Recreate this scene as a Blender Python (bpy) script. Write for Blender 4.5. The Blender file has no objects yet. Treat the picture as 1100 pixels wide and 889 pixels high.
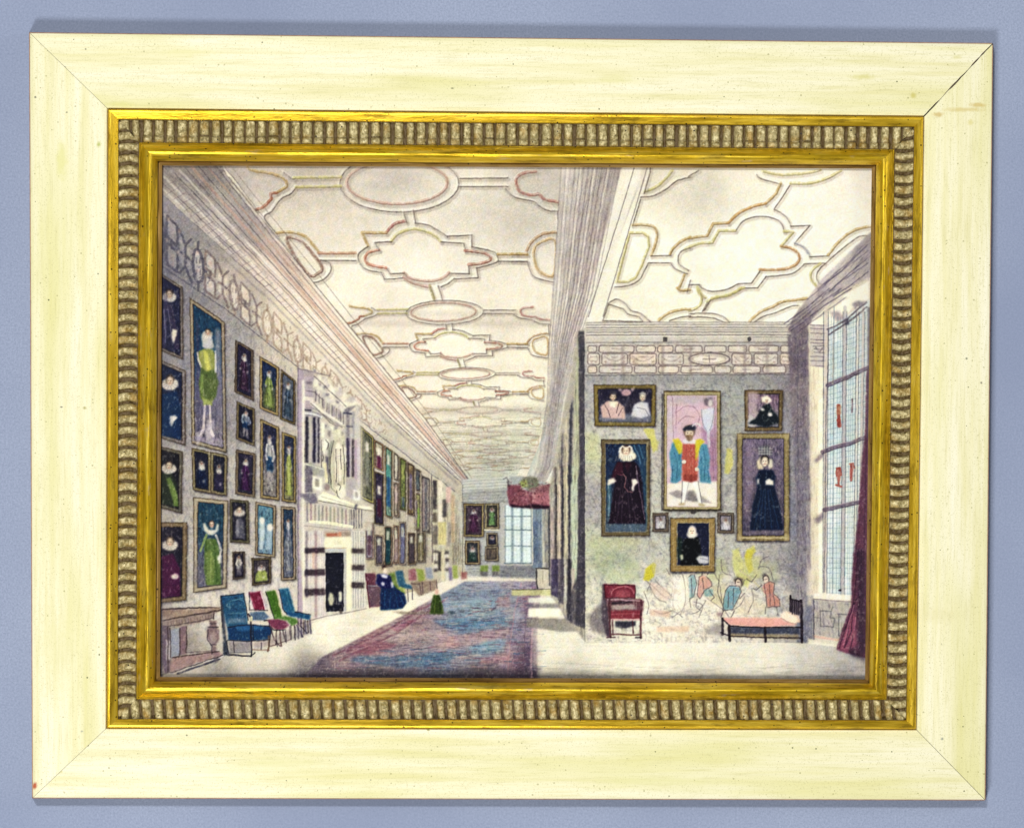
import math, random
import numpy as np
# ---------------------------------------------------------------- the print: drawn as pigment on paper
SC = 1.6
PX0, PY0, PX1, PY1 = 166.0, 170.0, 944.0, 738.0      # drawing area in drawing units
CW, CH = int((PX1-PX0)*SC), int((PY1-PY0)*SC)
rs = np.random.RandomState(7)
rnd = random.Random(5)
TAB = rs.rand(256, 256)

def vnoise(x, y, seed=0):
    x = x + seed*37.3; y = y + seed*11.7
    xi = np.floor(x).astype(int); yi = np.floor(y).astype(int)
    fx = x-xi; fy = y-yi
    fx = fx*fx*(3-2*fx); fy = fy*fy*(3-2*fy)
    a = TAB[yi & 255, xi & 255]; b = TAB[yi & 255, (xi+1) & 255]
    c = TAB[(yi+1) & 255, xi & 255]; d = TAB[(yi+1) & 255, (xi+1) & 255]
    return (a*(1-fx)+b*fx)*(1-fy)+(c*(1-fx)+d*fx)*fy

def fbm(x, y, seed=0, o=3):
    s = 0; a = .5; t = 0
    for k in range(o):
        s = s+a*vnoise(x*2**k, y*2**k, seed+k); t += a; a *= .5
    return s/t

IMG = np.ones((CH, CW, 3), np.float64)*235.0

def bbox(P, pad=0):
    x0 = max(0, int((min(p[0] for p in P)-PX0-pad)*SC)-1); x1 = min(CW, int((max(p[0] for p in P)-PX0+pad)*SC)+2)
    y0 = max(0, int((min(p[1] for p in P)-PY0-pad)*SC)-1); y1 = min(CH, int((max(p[1] for p in P)-PY0+pad)*SC)+2)
    return x0, y0, x1, y1

def grid(bb, ox=.5, oy=.5):
    x0, y0, x1, y1 = bb
    return np.meshgrid(PX0+(np.arange(x0, x1)+ox)/SC, PY0+(np.arange(y0, y1)+oy)/SC)

def pmask(P, bb):
    m = 0
    for ox, oy in ((.25, .25), (.75, .25), (.25, .75), (.75, .75)):
        X, Y = grid(bb, ox, oy); ins = np.zeros(X.shape, bool)
        n = len(P)
        for i in range(n):
            xa, ya = P[i]; xb, yb = P[(i+1) % n]
            if ya == yb: continue
            c = (ya > Y) != (yb > Y)
            ins ^= c & (X < (xb-xa)*(Y-ya)/(yb-ya)+xa)
        m = m+ins*.25
    return m

def blend(bb, m, col, a, mode):
    x0, y0, x1, y1 = bb
    R = IMG[y0:y1, x0:x1]; m = (m*a)[..., None]
    col = np.asarray(col, float)
    if mode == 'mul': R[:] = R*(1-m)+R*(col/255.0)*m
    else: R[:] = R*(1-m)+col*m

def blurm(m, r):
    k = max(1, int(r*SC))
    for ax in (0, 1):
        for _ in range(2):
            p = np.pad(m, [(k, k) if i == ax else (0, 0) for i in range(2)])
            c = np.cumsum(p, axis=ax)
            c = np.insert(c, 0, 0, axis=ax)
            n = m.shape[ax]; w = 2*k+1
            m = (np.take(c, range(w, w+n), axis=ax)-np.take(c, range(0, n), axis=ax))/w
    return m

def poly(P, col=None, a=1.0, mode='mix', soft=0, ctrl=None, rough=0, seed=0, sp=60):
    bb = bbox(P, soft*2.2)
    if bb[2] <= bb[0] or bb[3] <= bb[1]: return
    m = pmask(P, bb)
    if soft: m = blurm(m, soft)
    X, Y = grid(bb)
    if rough: m = m*np.clip(1-rough+2*rough*fbm(X/3.0, Y/3.0, seed+3), 0, 1)
    if ctrl:
        w = 0; s = 0
        for cx, cy, cc in ctrl:
            k = 1.0/(((X-cx)**2+(Y-cy)**2)+sp)**1.6
            w = w+k; s = s+k[..., None]*np.array(cc, float)
        col = s/w[..., None]
    blend(bb, m, col, a, mode)

def tex(P, ang=0, l=20, s=1.2, amp=.15, soft=1, seed=0, col=(70, 62, 80), bias=0.5):
    """crayon strokes running at one angle inside a shape"""
    bb = bbox(P, soft*2.2)
    if bb[2] <= bb[0] or bb[3] <= bb[1]: return
    m = pmask(P, bb)
    if soft: m = blurm(m, soft)
    X, Y = grid(bb); c, sn = math.cos(ang), math.sin(ang)
    u = (X*c+Y*sn)/l; v = (-X*sn+Y*c)/s
    n = vnoise(u, v, seed)*.6+vnoise(u*2.3, v*1.9, seed+5)*.4
    blend(bb, m*np.clip((n-bias)*3, 0, 1), col, amp, 'mix')
    blend(bb, m*np.clip((bias-n)*2-.3, 0, 1), (255, 252, 240), amp*.35, 'mix')

def line(P, col=(92, 82, 92), w=.8, a=.8, jit=.25, brk=.35, close=False):
    if close: P = list(P)+[P[0]]
    Q = []
    for i in range(len(P)-1):
        (xa, ya), (xb, yb) = P[i], P[i+1]
        d = math.hypot(xb-xa, yb-ya); n = max(1, int(d/7))
        for k in range(n): Q.append((xa+(xb-xa)*k/n, ya+(yb-ya)*k/n))
    Q.append(P[-1])
    if jit: Q = [(x+rnd.uniform(-jit, jit), y+rnd.uniform(-jit, jit)) for x, y in Q]
    bb = bbox(Q, w+1)
    if bb[2] <= bb[0] or bb[3] <= bb[1]: return
    M = np.zeros((bb[3]-bb[1], bb[2]-bb[0]))
    for i in range(len(Q)-1):
        (xa, ya), (xb, yb) = Q[i], Q[i+1]
        b2 = bbox([Q[i], Q[i+1]], w+1)
        if b2[2] <= b2[0] or b2[3] <= b2[1]: continue
        X, Y = grid(b2)
        dx, dy = xb-xa, yb-ya; L = dx*dx+dy*dy+1e-9
        t = np.clip(((X-xa)*dx+(Y-ya)*dy)/L, 0, 1)
        d = np.hypot(X-xa-t*dx, Y-ya-t*dy)
        c = np.clip((w*.5-d)*SC+.5, 0, 1)
        if w*SC < 1: c = np.clip(1-d*SC*.8, 0, 1)*min(1, w*SC)
        s = (slice(b2[1]-bb[1], b2[3]-bb[1]), slice(b2[0]-bb[0], b2[2]-bb[0]))
        M[s] = np.maximum(M[s], c)
    if brk:
        X, Y = grid(bb); M = M*np.clip(1-brk+1.6*brk*vnoise(X/2.3, Y/2.3, 9), 0, 1)
    blend(bb, M, col, a, 'mix')

def sm(P, close=False, n=5):
    """smooth curve through points"""
    Q = []; N = len(P)
    for i in range(N if close else N-1):
        g = (lambda j: P[j % N]) if close else (lambda j: P[min(max(j, 0), N-1)])
        p0, p1, p2, p3 = g(i-1), g(i), g(i+1), g(i+2)
        for k in range(n):
            t = k/n
            Q.append(tuple(.5*((2*p1[c])+(-p0[c]+p2[c])*t+(2*p0[c]-5*p1[c]+4*p2[c]-p3[c])*t*t+(-p0[c]+3*p1[c]-3*p2[c]+p3[c])*t**3) for c in (0, 1)))
    if not close: Q.append(P[-1])
    return Q

ZN = dict(A=(170,175,5.79), B=(360,175,5.79), C=(550,175,5.79), D=(740,175,5.5), E=(170,310,5.79), F=(360,310,5.79),
  G=(550,310,5.79), H=(740,310,5.5), I=(170,450,5.79), J=(360,450,5.79), K=(550,450,5.79), L=(740,450,5.5),
  M=(170,590,5.79), N=(360,590,5.79), O=(550,590,5.79), P=(740,590,5.5), Q=(300,370,8.89), R=(300,470,8.89),
  S=(300,570,8.89), T=(400,560,8.89), U=(490,500,6.35), V=(690,400,5.556), W=(170,280,4.93), X=(690,540,5.556))
def z(k, s):
    ox, oy, sc = ZN[k]
    return [(ox+float(a)/sc, oy+float(b)/sc) for a, b in (t.split(',') for t in s.split())]
def ell(cx, cy, rx, ry, n=28, a0=0, a1=2*math.pi):
    return [(cx+rx*math.cos(a0+(a1-a0)*i/n), cy+ry*math.sin(a0+(a1-a0)*i/n)) for i in range(n+(a1-a0 < 6.2))]
def rect(x0, y0, x1, y1): return [(x0, y0), (x1, y0), (x1, y1), (x0, y1)]
def zr(k, x0, y0, x1, y1): return z(k, f'{x0},{y0} {x1},{y0} {x1},{y1} {x0},{y1}')
def lerp(p, q, t): return (p[0]+(q[0]-p[0])*t, p[1]+(q[1]-p[1])*t)
def bil(q, u, v): return lerp(lerp(q[0], q[1], u), lerp(q[3], q[2], u), v)
def inq(q, s): return [bil(q, u, v) for u, v in s]
INK = (80, 73, 84)
def head(cx, cy, r, ruff=1.0, skin=(226,206,184), hair=(70,56,54), cap=None):
    """little painted head on a pleated collar"""
    if ruff:
        poly([(cx+r*1.55*ruff*math.cos(t)*(1+rnd.uniform(-.08,.08)), cy+r*.75+r*1.05*ruff*math.sin(t)*(1+rnd.uniform(-.08,.08))) for t in [i*math.pi/8 for i in range(16)]], (222,216,204), .92, 'mix', .25)
        for k in range(11):
            t = k*math.pi/5.5+.2
            line([(cx+r*.8*math.cos(t), cy+r*.7+r*.5*math.sin(t)), (cx+r*1.45*ruff*math.cos(t), cy+r*.75+r*.95*ruff*math.sin(t))], (140,132,134), .6, .55, .1, .2)
    poly(ell(cx, cy-r*.25, r*.95, r*1.15, 14), cap or hair, .9, 'mix', .2)
    poly(ell(cx, cy+r*.05, r*.68, r*.98, 14), skin, .97, 'mix', .2)
    for d in (-.28, .26): line([(cx+r*d-.25, cy-r*.05), (cx+r*d+.25, cy-r*.05)], (70,54,54), .7, .8, .05, 0)
    line([(cx+r*.05, cy), (cx+r*.1, cy+r*.3)], (176,140,124), .5, .6, .05, 0); line([(cx-r*.18, cy+r*.52), (cx+r*.2, cy+r*.5)], (160,84,80), .6, .7, .05, 0)
# ---------------------------------------------------------------- ceiling
GOLD, PINK, YEL = (204, 170, 104), (210, 172, 156), (214, 204, 130)
TOPL = [(233, 176), (503, 514)]
def ceiling():
    poly([(160, 160), (950, 160), (950, 740), (160, 740)], (226, 220, 206))
    poly([(230, 165), (500, 516), (552, 516), (590, 450), (606, 165)], ctrl=[  # greyer top and paler band: glass reflection painted into the ceiling wash
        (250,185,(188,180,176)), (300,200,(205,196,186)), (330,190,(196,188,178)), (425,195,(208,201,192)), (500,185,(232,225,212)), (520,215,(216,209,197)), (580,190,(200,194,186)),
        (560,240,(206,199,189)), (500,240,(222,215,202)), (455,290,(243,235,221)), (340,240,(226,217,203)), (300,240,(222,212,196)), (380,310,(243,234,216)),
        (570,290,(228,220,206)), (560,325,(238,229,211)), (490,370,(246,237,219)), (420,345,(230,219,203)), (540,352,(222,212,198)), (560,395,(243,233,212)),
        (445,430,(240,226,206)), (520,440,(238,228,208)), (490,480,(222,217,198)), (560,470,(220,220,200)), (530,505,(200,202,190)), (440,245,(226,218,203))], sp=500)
    # right bay ceiling
    poly([(690, 165), (945, 165), (945, 240), (862, 350), (626, 352)], ctrl=[
        (720,190,(222,215,200)), (760,200,(212,207,194)), (800,198,(236,230,214)), (900,200,(240,234,222)), (930,190,(226,220,212)), (700,260,(246,240,222)),
        (800,270,(250,245,230)), (860,300,(240,234,220)), (740,330,(244,238,218)), (650,340,(236,229,210)), (900,240,(240,236,224)), (860,215,(246,240,226))], sp=500)
    # dark streaks of the glass reflection, painted into the print's colour
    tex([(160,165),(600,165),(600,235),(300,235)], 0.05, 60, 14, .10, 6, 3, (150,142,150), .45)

def rib(P, close=False, curve=True, w=6.5, f=1.0, acc=None):
    """band of plaster rib: pale strip with a drawn edge on both sides"""
    Q = sm(P, close) if curve else P
    line(Q, (236, 230, 220), w*f, .35, 0, 0, close)
def edge(P, close=False, curve=True, w=.9, a=.62, col=(120, 108, 108)):
    Q = sm(P, close, 4) if curve else list(P)
    line(Q, col, w, a, .18, .4, close)
VP = (568.0, 590.0)
def per(P, n):
    R = []
    for x, y in P:
        d = VP[1]-y
        d2 = 1/(1/d+n*.00138)
        R.append((VP[0]+(x-VP[0])/d*d2, VP[1]-d2))
    return R
CELL = [  # zone, points, closed, curved, accent
 ('e', (427,197,54,23), PINK), ('e', (429,197,64,31), None),
 ('B', '775,98 1075,95', 0, 0, None), ('B', '775,148 1075,148', 0, 0, None),
 ('C', '150,60 70,70 30,105 35,155 60,188 125,205 172,200 205,232 300,250', 0, 1, (190,130,120)), ('C', '-40,160 20,215 130,238 170,268 225,296 300,300', 0, 1, None),
 ('A', '560,30 590,52 720,75 788,108 800,150 740,190', 0, 1, GOLD), ('A', '740,190 702,195 706,230 650,285 610,297', 0, 0, (190,110,80)), ('A', '610,297 440,90', 0, 0, None),
 ('A', '780,60 835,100 850,100', 0, 1, None), ('A', '860,150 830,190 762,225 708,300 660,345 740,440', 0, 1, None),
 ('A', '845,98 1140,92', 0, 0, YEL), ('A', '860,155 1140,150', 0, 0, YEL),
 ('A', '740,440 830,435 920,465 1000,560', 0, 1, GOLD), ('A', '1010,605 1065,625 1070,680 1010,735 960,742', 0, 1, None),
 ('A', '800,485 870,480 930,530 1020,650 1000,690 930,695', 1, 1, (160,125,110)),
 ('B', '-100,566 130,566', 0, 0, (205,150,120)), ('B', '-90,606 130,608', 0, 0, None),
 ('B', '440,365 370,385 320,440', 0, 1, (190,120,110)), ('B', '320,440 170,440 205,520', 0, 0, GOLD), ('B', '205,520 150,560 145,600 190,660 285,680', 0, 1, None),
 ('B', '285,680 310,725 430,715', 0, 0, None), ('B', '430,715 470,745 540,768 590,774', 0, 1, PINK), ('B', '660,772 700,752 740,722', 0, 1, None), ('B', '740,722 890,715 880,655', 0, 0, None),
 ('B', '880,655 1000,620 1012,590 980,550 850,522', 0, 1, None), ('B', '850,522 850,450 700,455', 0, 0, None), ('B', '700,460 640,420 580,387 500,375', 0, 1, None),
 ('B', '350,490 400,440 490,415 560,428 620,455 660,492', 0, 1, YEL), ('B', '660,492 800,500 812,550', 0, 0, None), ('B', '812,550 930,565 972,600 930,625 830,640', 0, 1, (190,130,110)),
 ('B', '830,640 835,690 710,686', 0, 0, None), ('B', '710,686 680,715 600,738 480,725 430,685', 0, 1, PINK), ('B', '430,685 345,690 320,655', 0, 0, None),
 ('B', '320,655 240,645 200,625 190,590 215,560 275,545', 0, 1, (220,140,110)), ('B', '275,545 245,495 350,490', 0, 0, None),
 ('B', '425,305 447,372', 0, 0, None), ('B', '485,295 502,375', 0, 0, None), ('B', '590,770 620,850', 0, 0, (170,160,110)), ('B', '640,765 668,850', 0, 0, None),
 ('B', '1015,572 1195,572', 0, 0, GOLD), ('B', '1015,612 1190,612', 0, 0, None),
 ('C', '280,435 200,445 130,490 95,550', 0, 1, (200,160,120)), ('C', '95,620 130,700 200,730 270,742', 0, 1, None), ('C', '270,490 190,495 140,540 150,640 190,690 265,695', 1, 1, (220,185,130)),
 ('C', '285,310 290,435', 0, 0, None), ('C', '0,572 95,572', 0, 0, GOLD), ('C', '0,612 95,615', 0, 0, None)]
def ceiling_ribs():
    for n in range(7):
        f = 1/(1+n*.40)
        for c in CELL:
            if c[0] == 'e':
                cx, cy, rx, ry = c[1]; P = ell(cx, cy, rx, ry, 30); acc = c[2]; cl, cu = 1, 0
            else:
                P = z(c[0], c[1]); cl, cu, acc = c[2], c[3], c[4]
            if cu: P = sm(P, bool(cl), 4); 
            P = per(P, n)
            # keep inside the ceiling
            P = [p for p in P]
            if n > 3 and c[0] != 'e' and rnd.random() < .15: continue
            line(P, (104, 92, 88) if n < 3 else (140, 132, 126), max(.6, 1.3*f), (.76 if n < 3 else .5)*(.8 if n > 3 else 1), .15, .4, bool(cl))
            if n < 3: line([(x+1.2*f, y+1.6*f) for x, y in P], (160, 148, 140), 4.2*f, .30, .1, .2, bool(cl)); line([(x-1.6*f, y-2*f) for x, y in P], (252,248,238), 2.4*f, .28, .1, .2, bool(cl))
            if acc is not None: line([(x-.5*f, y-.9*f) for x, y in P], acc, 3.4*f, .6 if n < 3 else .28, .3, .7, bool(cl))
        # cross tone between the beams of the ceiling
    for y, a in ((335,.25), (345,.3), (392,.12), (437,.3), (441,.22), (462,.22), (480,.25), (492,.3)):
        x0 = 244+(y-189)*.8
        poly([(max(x0, 395 if y < 360 else x0), y), (590, y-1), (590, y+6), (x0, y+5)], (170, 160, 150), a, 'mix', 3)
    for k in range(26):
        y = 452+k*2.5; x0 = 244+(y-189)*.8+4
        x1 = 594-(y-300)*.05-max(0, (y-470)*.6)
        line([(x0+rnd.uniform(0, 20), y), (x1-rnd.uniform(0, 20), y+rnd.uniform(-1, 1))], (126, 122, 112), .7, .26, .9, .8)
    # side ledges that fade with the distance
    tex([(470,450),(600,440),(590,520),(500,520)], 0, 16, 1.0, .15, 2, 4, (110,116,108), .5)

def bay_ceiling():
    S = [('D','0,-0 0,0',0,0,None)]
    L = [
     ('C','1000,50 960,100 900,155 830,180',0,1,YEL), ('C','860,-10 860,60 822,190',0,0,None), ('C','1110,90 1030,110 950,170 880,205 800,215',0,1,None),
     ('C','800,230 750,390',0,0,None), ('C','750,390 830,390 890,410 905,470 870,580',0,1,GOLD), ('C','735,440 810,440 850,462 855,520 810,640 770,720 720,745 655,742 735,440',0,0,YEL),
     ('C','640,772 720,765 790,730 825,670 850,620',0,1,None), ('C','865,580 990,575',0,0,None), ('C','850,622 985,622',0,0,None),
     ('C','985,570 1010,530 1060,490 1110,465',0,1,GOLD), ('C','985,622 1020,660 1090,690',0,1,None), ('C','1110,530 1060,545 1035,580 1040,630 1100,670',0,1,None),
     ('C','1075,700 1040,790',0,0,GOLD), ('C','1110,730 1090,800',0,0,None),
     ('D','0,80 60,45',0,1,None), ('D','400,70 430,95 540,125',0,1,None), ('D','440,55 560,75 700,65 780,45',0,1,YEL), ('D','545,125 520,185 455,245',0,0,GOLD),
     ('D','600,125 720,125 820,95 900,50',0,1,YEL), ('D','595,135 555,200 505,270',0,0,None),
     ('D','455,245 380,262 300,300 235,360',0,1,(220,160,80)), ('D','235,360 145,365 110,435 0,450',0,0,GOLD),
     ('D','505,275 570,315 605,375',0,1,None), ('D','605,375 715,370 625,475',0,0,None), ('D','625,475 680,500 715,550',0,1,(170,175,185)),
     ('D','715,555 825,550',0,0,None), ('D','680,597 800,592',0,0,None),
     ('D','275,405 320,345 400,318 480,322 540,350 565,410',0,1,None), ('D','565,410 620,412 548,495',0,0,YEL), ('D','548,495 620,515 655,555 640,600 560,632 420,635',0,1,(205,150,90)),
     ('D','275,405 180,405 140,475 60,480 -20,510',0,0,YEL), ('D','420,640 370,710 290,715',0,0,None), ('D','290,715 230,745 140,760 80,740 60,720',0,1,None), ('D','60,720 0,720',0,0,None),
     ('D','680,600 620,650 540,665 455,672',0,1,None), ('D','455,672 405,740 330,740',0,0,None), ('D','330,740 250,775 140,800',0,1,YEL), ('D','50,740 60,770 100,800',0,1,YEL),
     ('D','825,550 870,490 940,425 1010,392 1075,380',0,1,GOLD), ('D','780,600 730,640 725,690 770,745',0,1,YEL), ('D','1050,430 980,450 800,600 755,660 770,710 810,715',0,1,None),
     ('H','60,10 80,60 60,110 0,135',0,1,YEL), ('H','240,200 200,165 120,145 0,150',0,1,None), ('H','220,205 150,175 60,168 0,170',0,1,None), ('H','110,80 80,135',0,0,None), ('H','110,80 150,60 250,40 310,0',0,1,YEL),
     ('H','360,200 420,145 500,110 560,80 640,70 700,62',0,1,GOLD), ('H','375,205 440,165 520,140 600,105 645,100',0,1,None), ('H','130,65 90,130',0,0,None),
     ('G','600,90 650,65 700,90 740,135 800,155 860,205',0,1,None), ('G','565,200 600,95 690,125 720,158 790,175 815,205 565,200',0,0,None), ('G','915,200 960,165 1030,140 1110,130',0,1,GOLD), ('G','980,200 1040,180 1110,170',0,1,None),
     ('G','1030,0 1060,15 1110,10',0,1,GOLD)]
    for k, s, cl, cu, acc in L:
        P = z(k, s)
        if cu: P = sm(P, False, 4)
        line(P, (104, 92, 88), 1.25, .78, .15, .4)
        line([(x+1, y+1.3) for x, y in P], (164, 152, 142), 4.2, .28, .1, .2); line([(x-1.6, y-2) for x, y in P], (252,248,238), 2.4, .28, .1, .2)
        if acc is not None: line([(x-.5, y-.9) for x, y in P], acc, 3.2, .62, .3, .7)

def beam():
    # big moulded beam between the two ceilings
    poly([(604,165),(700,165),(628,352),(622,356),(607,430),(600,470),(588,525),(560,525),(590,450),(594,315)], ctrl=[
        (612,190,(205,200,192)), (650,190,(168,162,162)), (668,185,(146,136,140)), (680,190,(232,228,214)), (640,290,(190,176,174)), (645,250,(176,164,162)), (620,260,(190,184,180)), (605,320,(205,200,190)),
        (625,340,(190,178,176)), (600,400,(198,195,188)), (590,470,(200,204,196)), (575,500,(196,200,190))])
    poly([(672,165),(695,165),(636,352),(622,356)], (234,228,214), .95, 'mix', .6)
    tops = [604,609,614,619,624,629,634,639,644,649,654,659,664,669,684,698]
    for i, xt in enumerate(tops):
        # follow the two bounding edges down to the vanishing side
        t = (xt-604)/(670-604)
        if xt <= 670:
            P = [(xt,165),(594+t*46,315),(590+t*30,370),(588+t*17,430),(578+t*17,500),(568+t*14,525)]
            dark = .25+.4*math.sin(t*3.0)**2*(1 if t > .3 else .5)
            line(P, (100,90,104), 1.1 if i % 3 else 1.7, min(.62, dark*.8+.08), .25, .4)
            if i % 3 == 1: line([(x+2, y) for x, y in P], (236,230,220), 1.6, .6, .2, .3)
        else:
            u = (xt-684)/14
            line([(xt+2,165),(xt-43-u*2,312)] if 0 else [(xt-2,178),(xt-52+u*2,340)], (112,100,104), 1.0, .7, .2, .3)
    tex([(618,170),(670,170),(622,355),(600,420)], 1.78, 14, .9, .38, 1, 2, (88,76,88), .5)
    tex([(604,170),(630,170),(606,420),(588,500),(590,420)], 1.68, 16, 1.0, .3, 1, 6, (110,104,112), .5)
    poly([(604,165),(672,165),(622,356),(607,430),(600,470),(588,525),(565,525),(590,450),(594,315)], (232,222,212), .32, 'mix', 1)

def cornice_left():
    # cornice running away along the left wall
    a0, a1 = (172, 100), (503, 514)
    poly([(166,165),(233,165),(244,189),(337,304),(457,450),(503,514),(496,519),(420,450),(291,315),(166,200)], ctrl=[
        (180,190,(160,154,152)), (200,185,(158,150,148)), (225,190,(146,139,138)), (190,215,(194,187,180)), (240,215,(184,177,170)), (230,240,(202,193,190)), (262,240,(178,168,166)),
        (300,290,(222,206,196)), (310,280,(206,184,172)), (350,330,(228,206,190)), (340,345,(234,222,206)), (400,410,(230,208,190)), (450,460,(228,212,196)), (490,510,(204,200,190))], sp=200)
    poly([(230,240),(337,304),(457,450),(420,450),(291,315)], (240,226,208), .35, 'mix', 3)
    # fan of straight lines between top edge (y at x) and lower edge
    up = [(233,176),(337,304),(457,450),(503,514)]; lo = [(166,201),(291,315),(420,450),(496,519)]
    for k, (t, w, al, col) in enumerate([(0,.8,.35,INK),(.10,.8,.4,INK),(.2,1.6,.35,(200,150,130)),(.3,.9,.55,INK),(.38,3.2,.4,(206,160,140)),(.46,.8,.55,INK),(.55,2.6,.5,(240,232,222)),(.63,1,.5,INK),(.70,.8,.35,INK),(.78,2.4,.45,(240,234,222)),(.86,.8,.5,INK),(.93,2.0,.4,(240,234,224)),(1.0,1.1,.75,(66,58,78))]):
        P = [lerp(up[i], lo[i], t) for i in range(4)]
        P[0] = lerp((233,168), (160,196), t)
        line(P, col, w, al, .2, .35)
    line([(236,178),(244,189),(337,304),(457,450),(503,514)], (138,124,118), 1.1, .65, .2, .4)
    line([(250,181),(262,196),(350,305),(465,450),(507,514)], (140,128,120), 1.0, .5, .2, .5); line([(240,186),(340,310),(456,452)], (240,234,220), 2.2, .6, .2, .4)
    # tooth ornament
    for i in range(64):
        s = i/64
        s = 1-(1-s)**1.25
        p = bil([lerp(up[0],lo[0],.62),lerp(up[3],lo[3],.62),lerp(up[3],lo[3],.98),(174,205)], s, .2); q = bil([lerp(up[0],lo[0],.75),lerp(up[3],lo[3],.75),lo[3],(170,203)], s, .9)
        line([p, (q[0]+2*(1-s), q[1])], (128,110,122), .7, .45*(1-s*.6), .1, .3)
    tex([(166,165),(233,165),(337,304),(291,315),(166,200)], .83, 26, 1.2, .28, 1.5, 1, (96,84,104), .5)
    tex([(337,304),(457,450),(420,450),(291,315)], .85, 26, 1.4, .22, 1.5, 1, (176,130,110), .5)

# ---------------------------------------------------------------- left wall
def wall_left():
    lo = [(166,201),(291,315),(420,450),(496,519)]
    poly([(166,201),(291,315),(420,450),(496,519),(500,617),(440,636),(345,664),(330,673),(166,740)], ctrl=[
        (176,235,(160,156,166)), (210,280,(164,160,162)), (178,275,(140,139,150)), (250,300,(200,188,180)), (205,330,(140,138,148)), (205,400,(150,148,158)), (248,360,(168,166,170)), (200,440,(160,158,166)), (245,450,(158,155,162)),
        (202,520,(176,172,172)), (250,500,(186,182,180)), (205,560,(186,182,178)), (205,610,(190,186,182)), (255,600,(200,194,190)), (300,380,(206,196,184)), (300,480,(196,188,182)), (310,340,(232,220,202)), (350,390,(228,216,200)),
        (230,650,(214,208,200)), (300,640,(212,206,200)), (180,700,(150,142,140)), (340,650,(222,216,204)), (380,440,(222,214,200)), (430,480,(206,200,188)), (470,540,(196,190,178)), (430,600,(188,178,158)), (480,610,(200,196,180))], sp=300)
    poly([(166,201),(291,315),(420,450),(496,519),(500,617),(345,664),(166,740)], (255,252,242), .4, 'mul')
    tex([(166,240),(320,400),(320,640),(166,700)], 1.45, 7, 2.2, .26, 2, 8, (112,110,128), .5)
    tex([(166,240),(320,400),(320,640),(166,700)], .2, 3, 2.2, .20, 2, 9, (130,122,134), .5)
    # frieze
    fu = [(166,216),(291,330),(330,370),(420,462),(490,521)]; fl = [(166,281),(241,331),(318,393),(400,462),(488,527)]
    line([(166,210),(291,323),(420,456),(492,520)], (150,142,150), 2.5, .35, .4, .4)
    line(fl, (96,92,108), 1.2, .55, .4, .4)
    line([(x, y-3) for x, y in fl], (180,172,170), 1.6, .4, .4, .4)
    def fr(u, v):
        # u 0..1 along, v 0 top 1 bottom
        xs = 166+u*(420-166)
        import_x = xs
        def yy(P):
            for i in range(len(P)-1):
                if P[i][0] <= import_x <= P[i+1][0]:
                    t = (import_x-P[i][0])/(P[i+1][0]-P[i][0]); return P[i][1]+t*(P[i+1][1]-P[i][1])
            return P[-1][1]
        return (xs, yy(fu)*(1-v)+yy(fl)*v)
    u = -.01; k = 0
    while u < .9:
        wdt = .056*(1-u*.5)
        c = (104,100,114) if u < .2 else ((136,122,124) if u < .42 else (176,154,138))
        al = .62 if u < .3 else .5
        f = 1-u*.5
        fill = (204,198,194) if u < .22 else (236,224,206)
        T = lambda L: [fr(u+wdt*a_, b_) for a_, b_ in L]
        def band(L, w=2.4, cl=False): line(T(L), c, w*1.3*f, al*1.25, .35, .2, cl)
        if k % 3 == 0:
            O = [(.5+.42*math.cos(t), .5+.33*math.sin(t)) for t in [i*math.pi/7 for i in range(14)]]
            poly(T(O), fill, .6, 'mix', .5); band(O, 2.6, True)
            band([(.5,.02),(.5,.17)]); band([(.5,.83),(.5,.98)]); band([(.92,.5),(1.1,.5)]); band([(0,.5),(.08,.5)])
            for v_ in (.38,.62): line(T([(.35,v_),(.35,v_+.08)]), c, 1.8*f, al, .2, .3); line(T([(.65,v_-.06),(.65,v_+.03)]), c, 1.8*f, al, .2, .3)
        elif k % 3 == 1:
            for v0 in (.06, .54):
                P = [(.1,v0),(.85,v0+.02),(.92,v0+.2),(.85,v0+.38),(.1,v0+.36),(.03,v0+.18)]
                poly(T(P), fill, .6, 'mix', .5); band(P, 2.2, True)
                poly(T([(.3,v0+.1),(.65,v0+.1),(.65,v0+.26),(.3,v0+.26)]), (216,190,178), .4, 'mix', .4)
            band([(.45,.42),(.45,.56)])
        else:
            band([(.02,.1),(.5,.3),(.98,.08)], 2.2); band([(.02,.9),(.5,.7),(.98,.92)], 2.2); band([(.5,.3),(.5,.7)], 2.4); band([(.15,.5),(.85,.5)], 2.0)
            for a_, b_ in ((.25,.38),(.75,.38),(.25,.64),(.75,.64)): poly(T([(a_-.14,b_-.08),(a_+.14,b_-.08),(a_+.14,b_+.08),(a_-.14,b_+.08)]), fill, .6, 'mix', .4)
        for _ in range(6):
            p = fr(u+wdt*rnd.random(), rnd.random()*.9+.05)
            poly(ell(p[0], p[1], rnd.uniform(1,2.2)*f, rnd.uniform(1.2,2.6)*f, 8), (232,216,204) if rnd.random() < .6 else (206,176,160), .5, 'mix', .4)
        u += wdt*1.03; k += 1
    for _ in range(260):
        u = rnd.random()*.98
        p = fr(u, rnd.uniform(.03,.97))
        c = (96,92,112) if u < .25 else (160,140,130)
        line([p, (p[0]+rnd.uniform(-3,3), p[1]+rnd.uniform(-3,3))], c, rnd.uniform(.6,1.3), .4, .3, .3)
    # dark corner at the far left
    poly([(166,225),(196,252),(215,310),(174,296),(166,296)], (84,88,116), .28, 'mix', 6)

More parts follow.
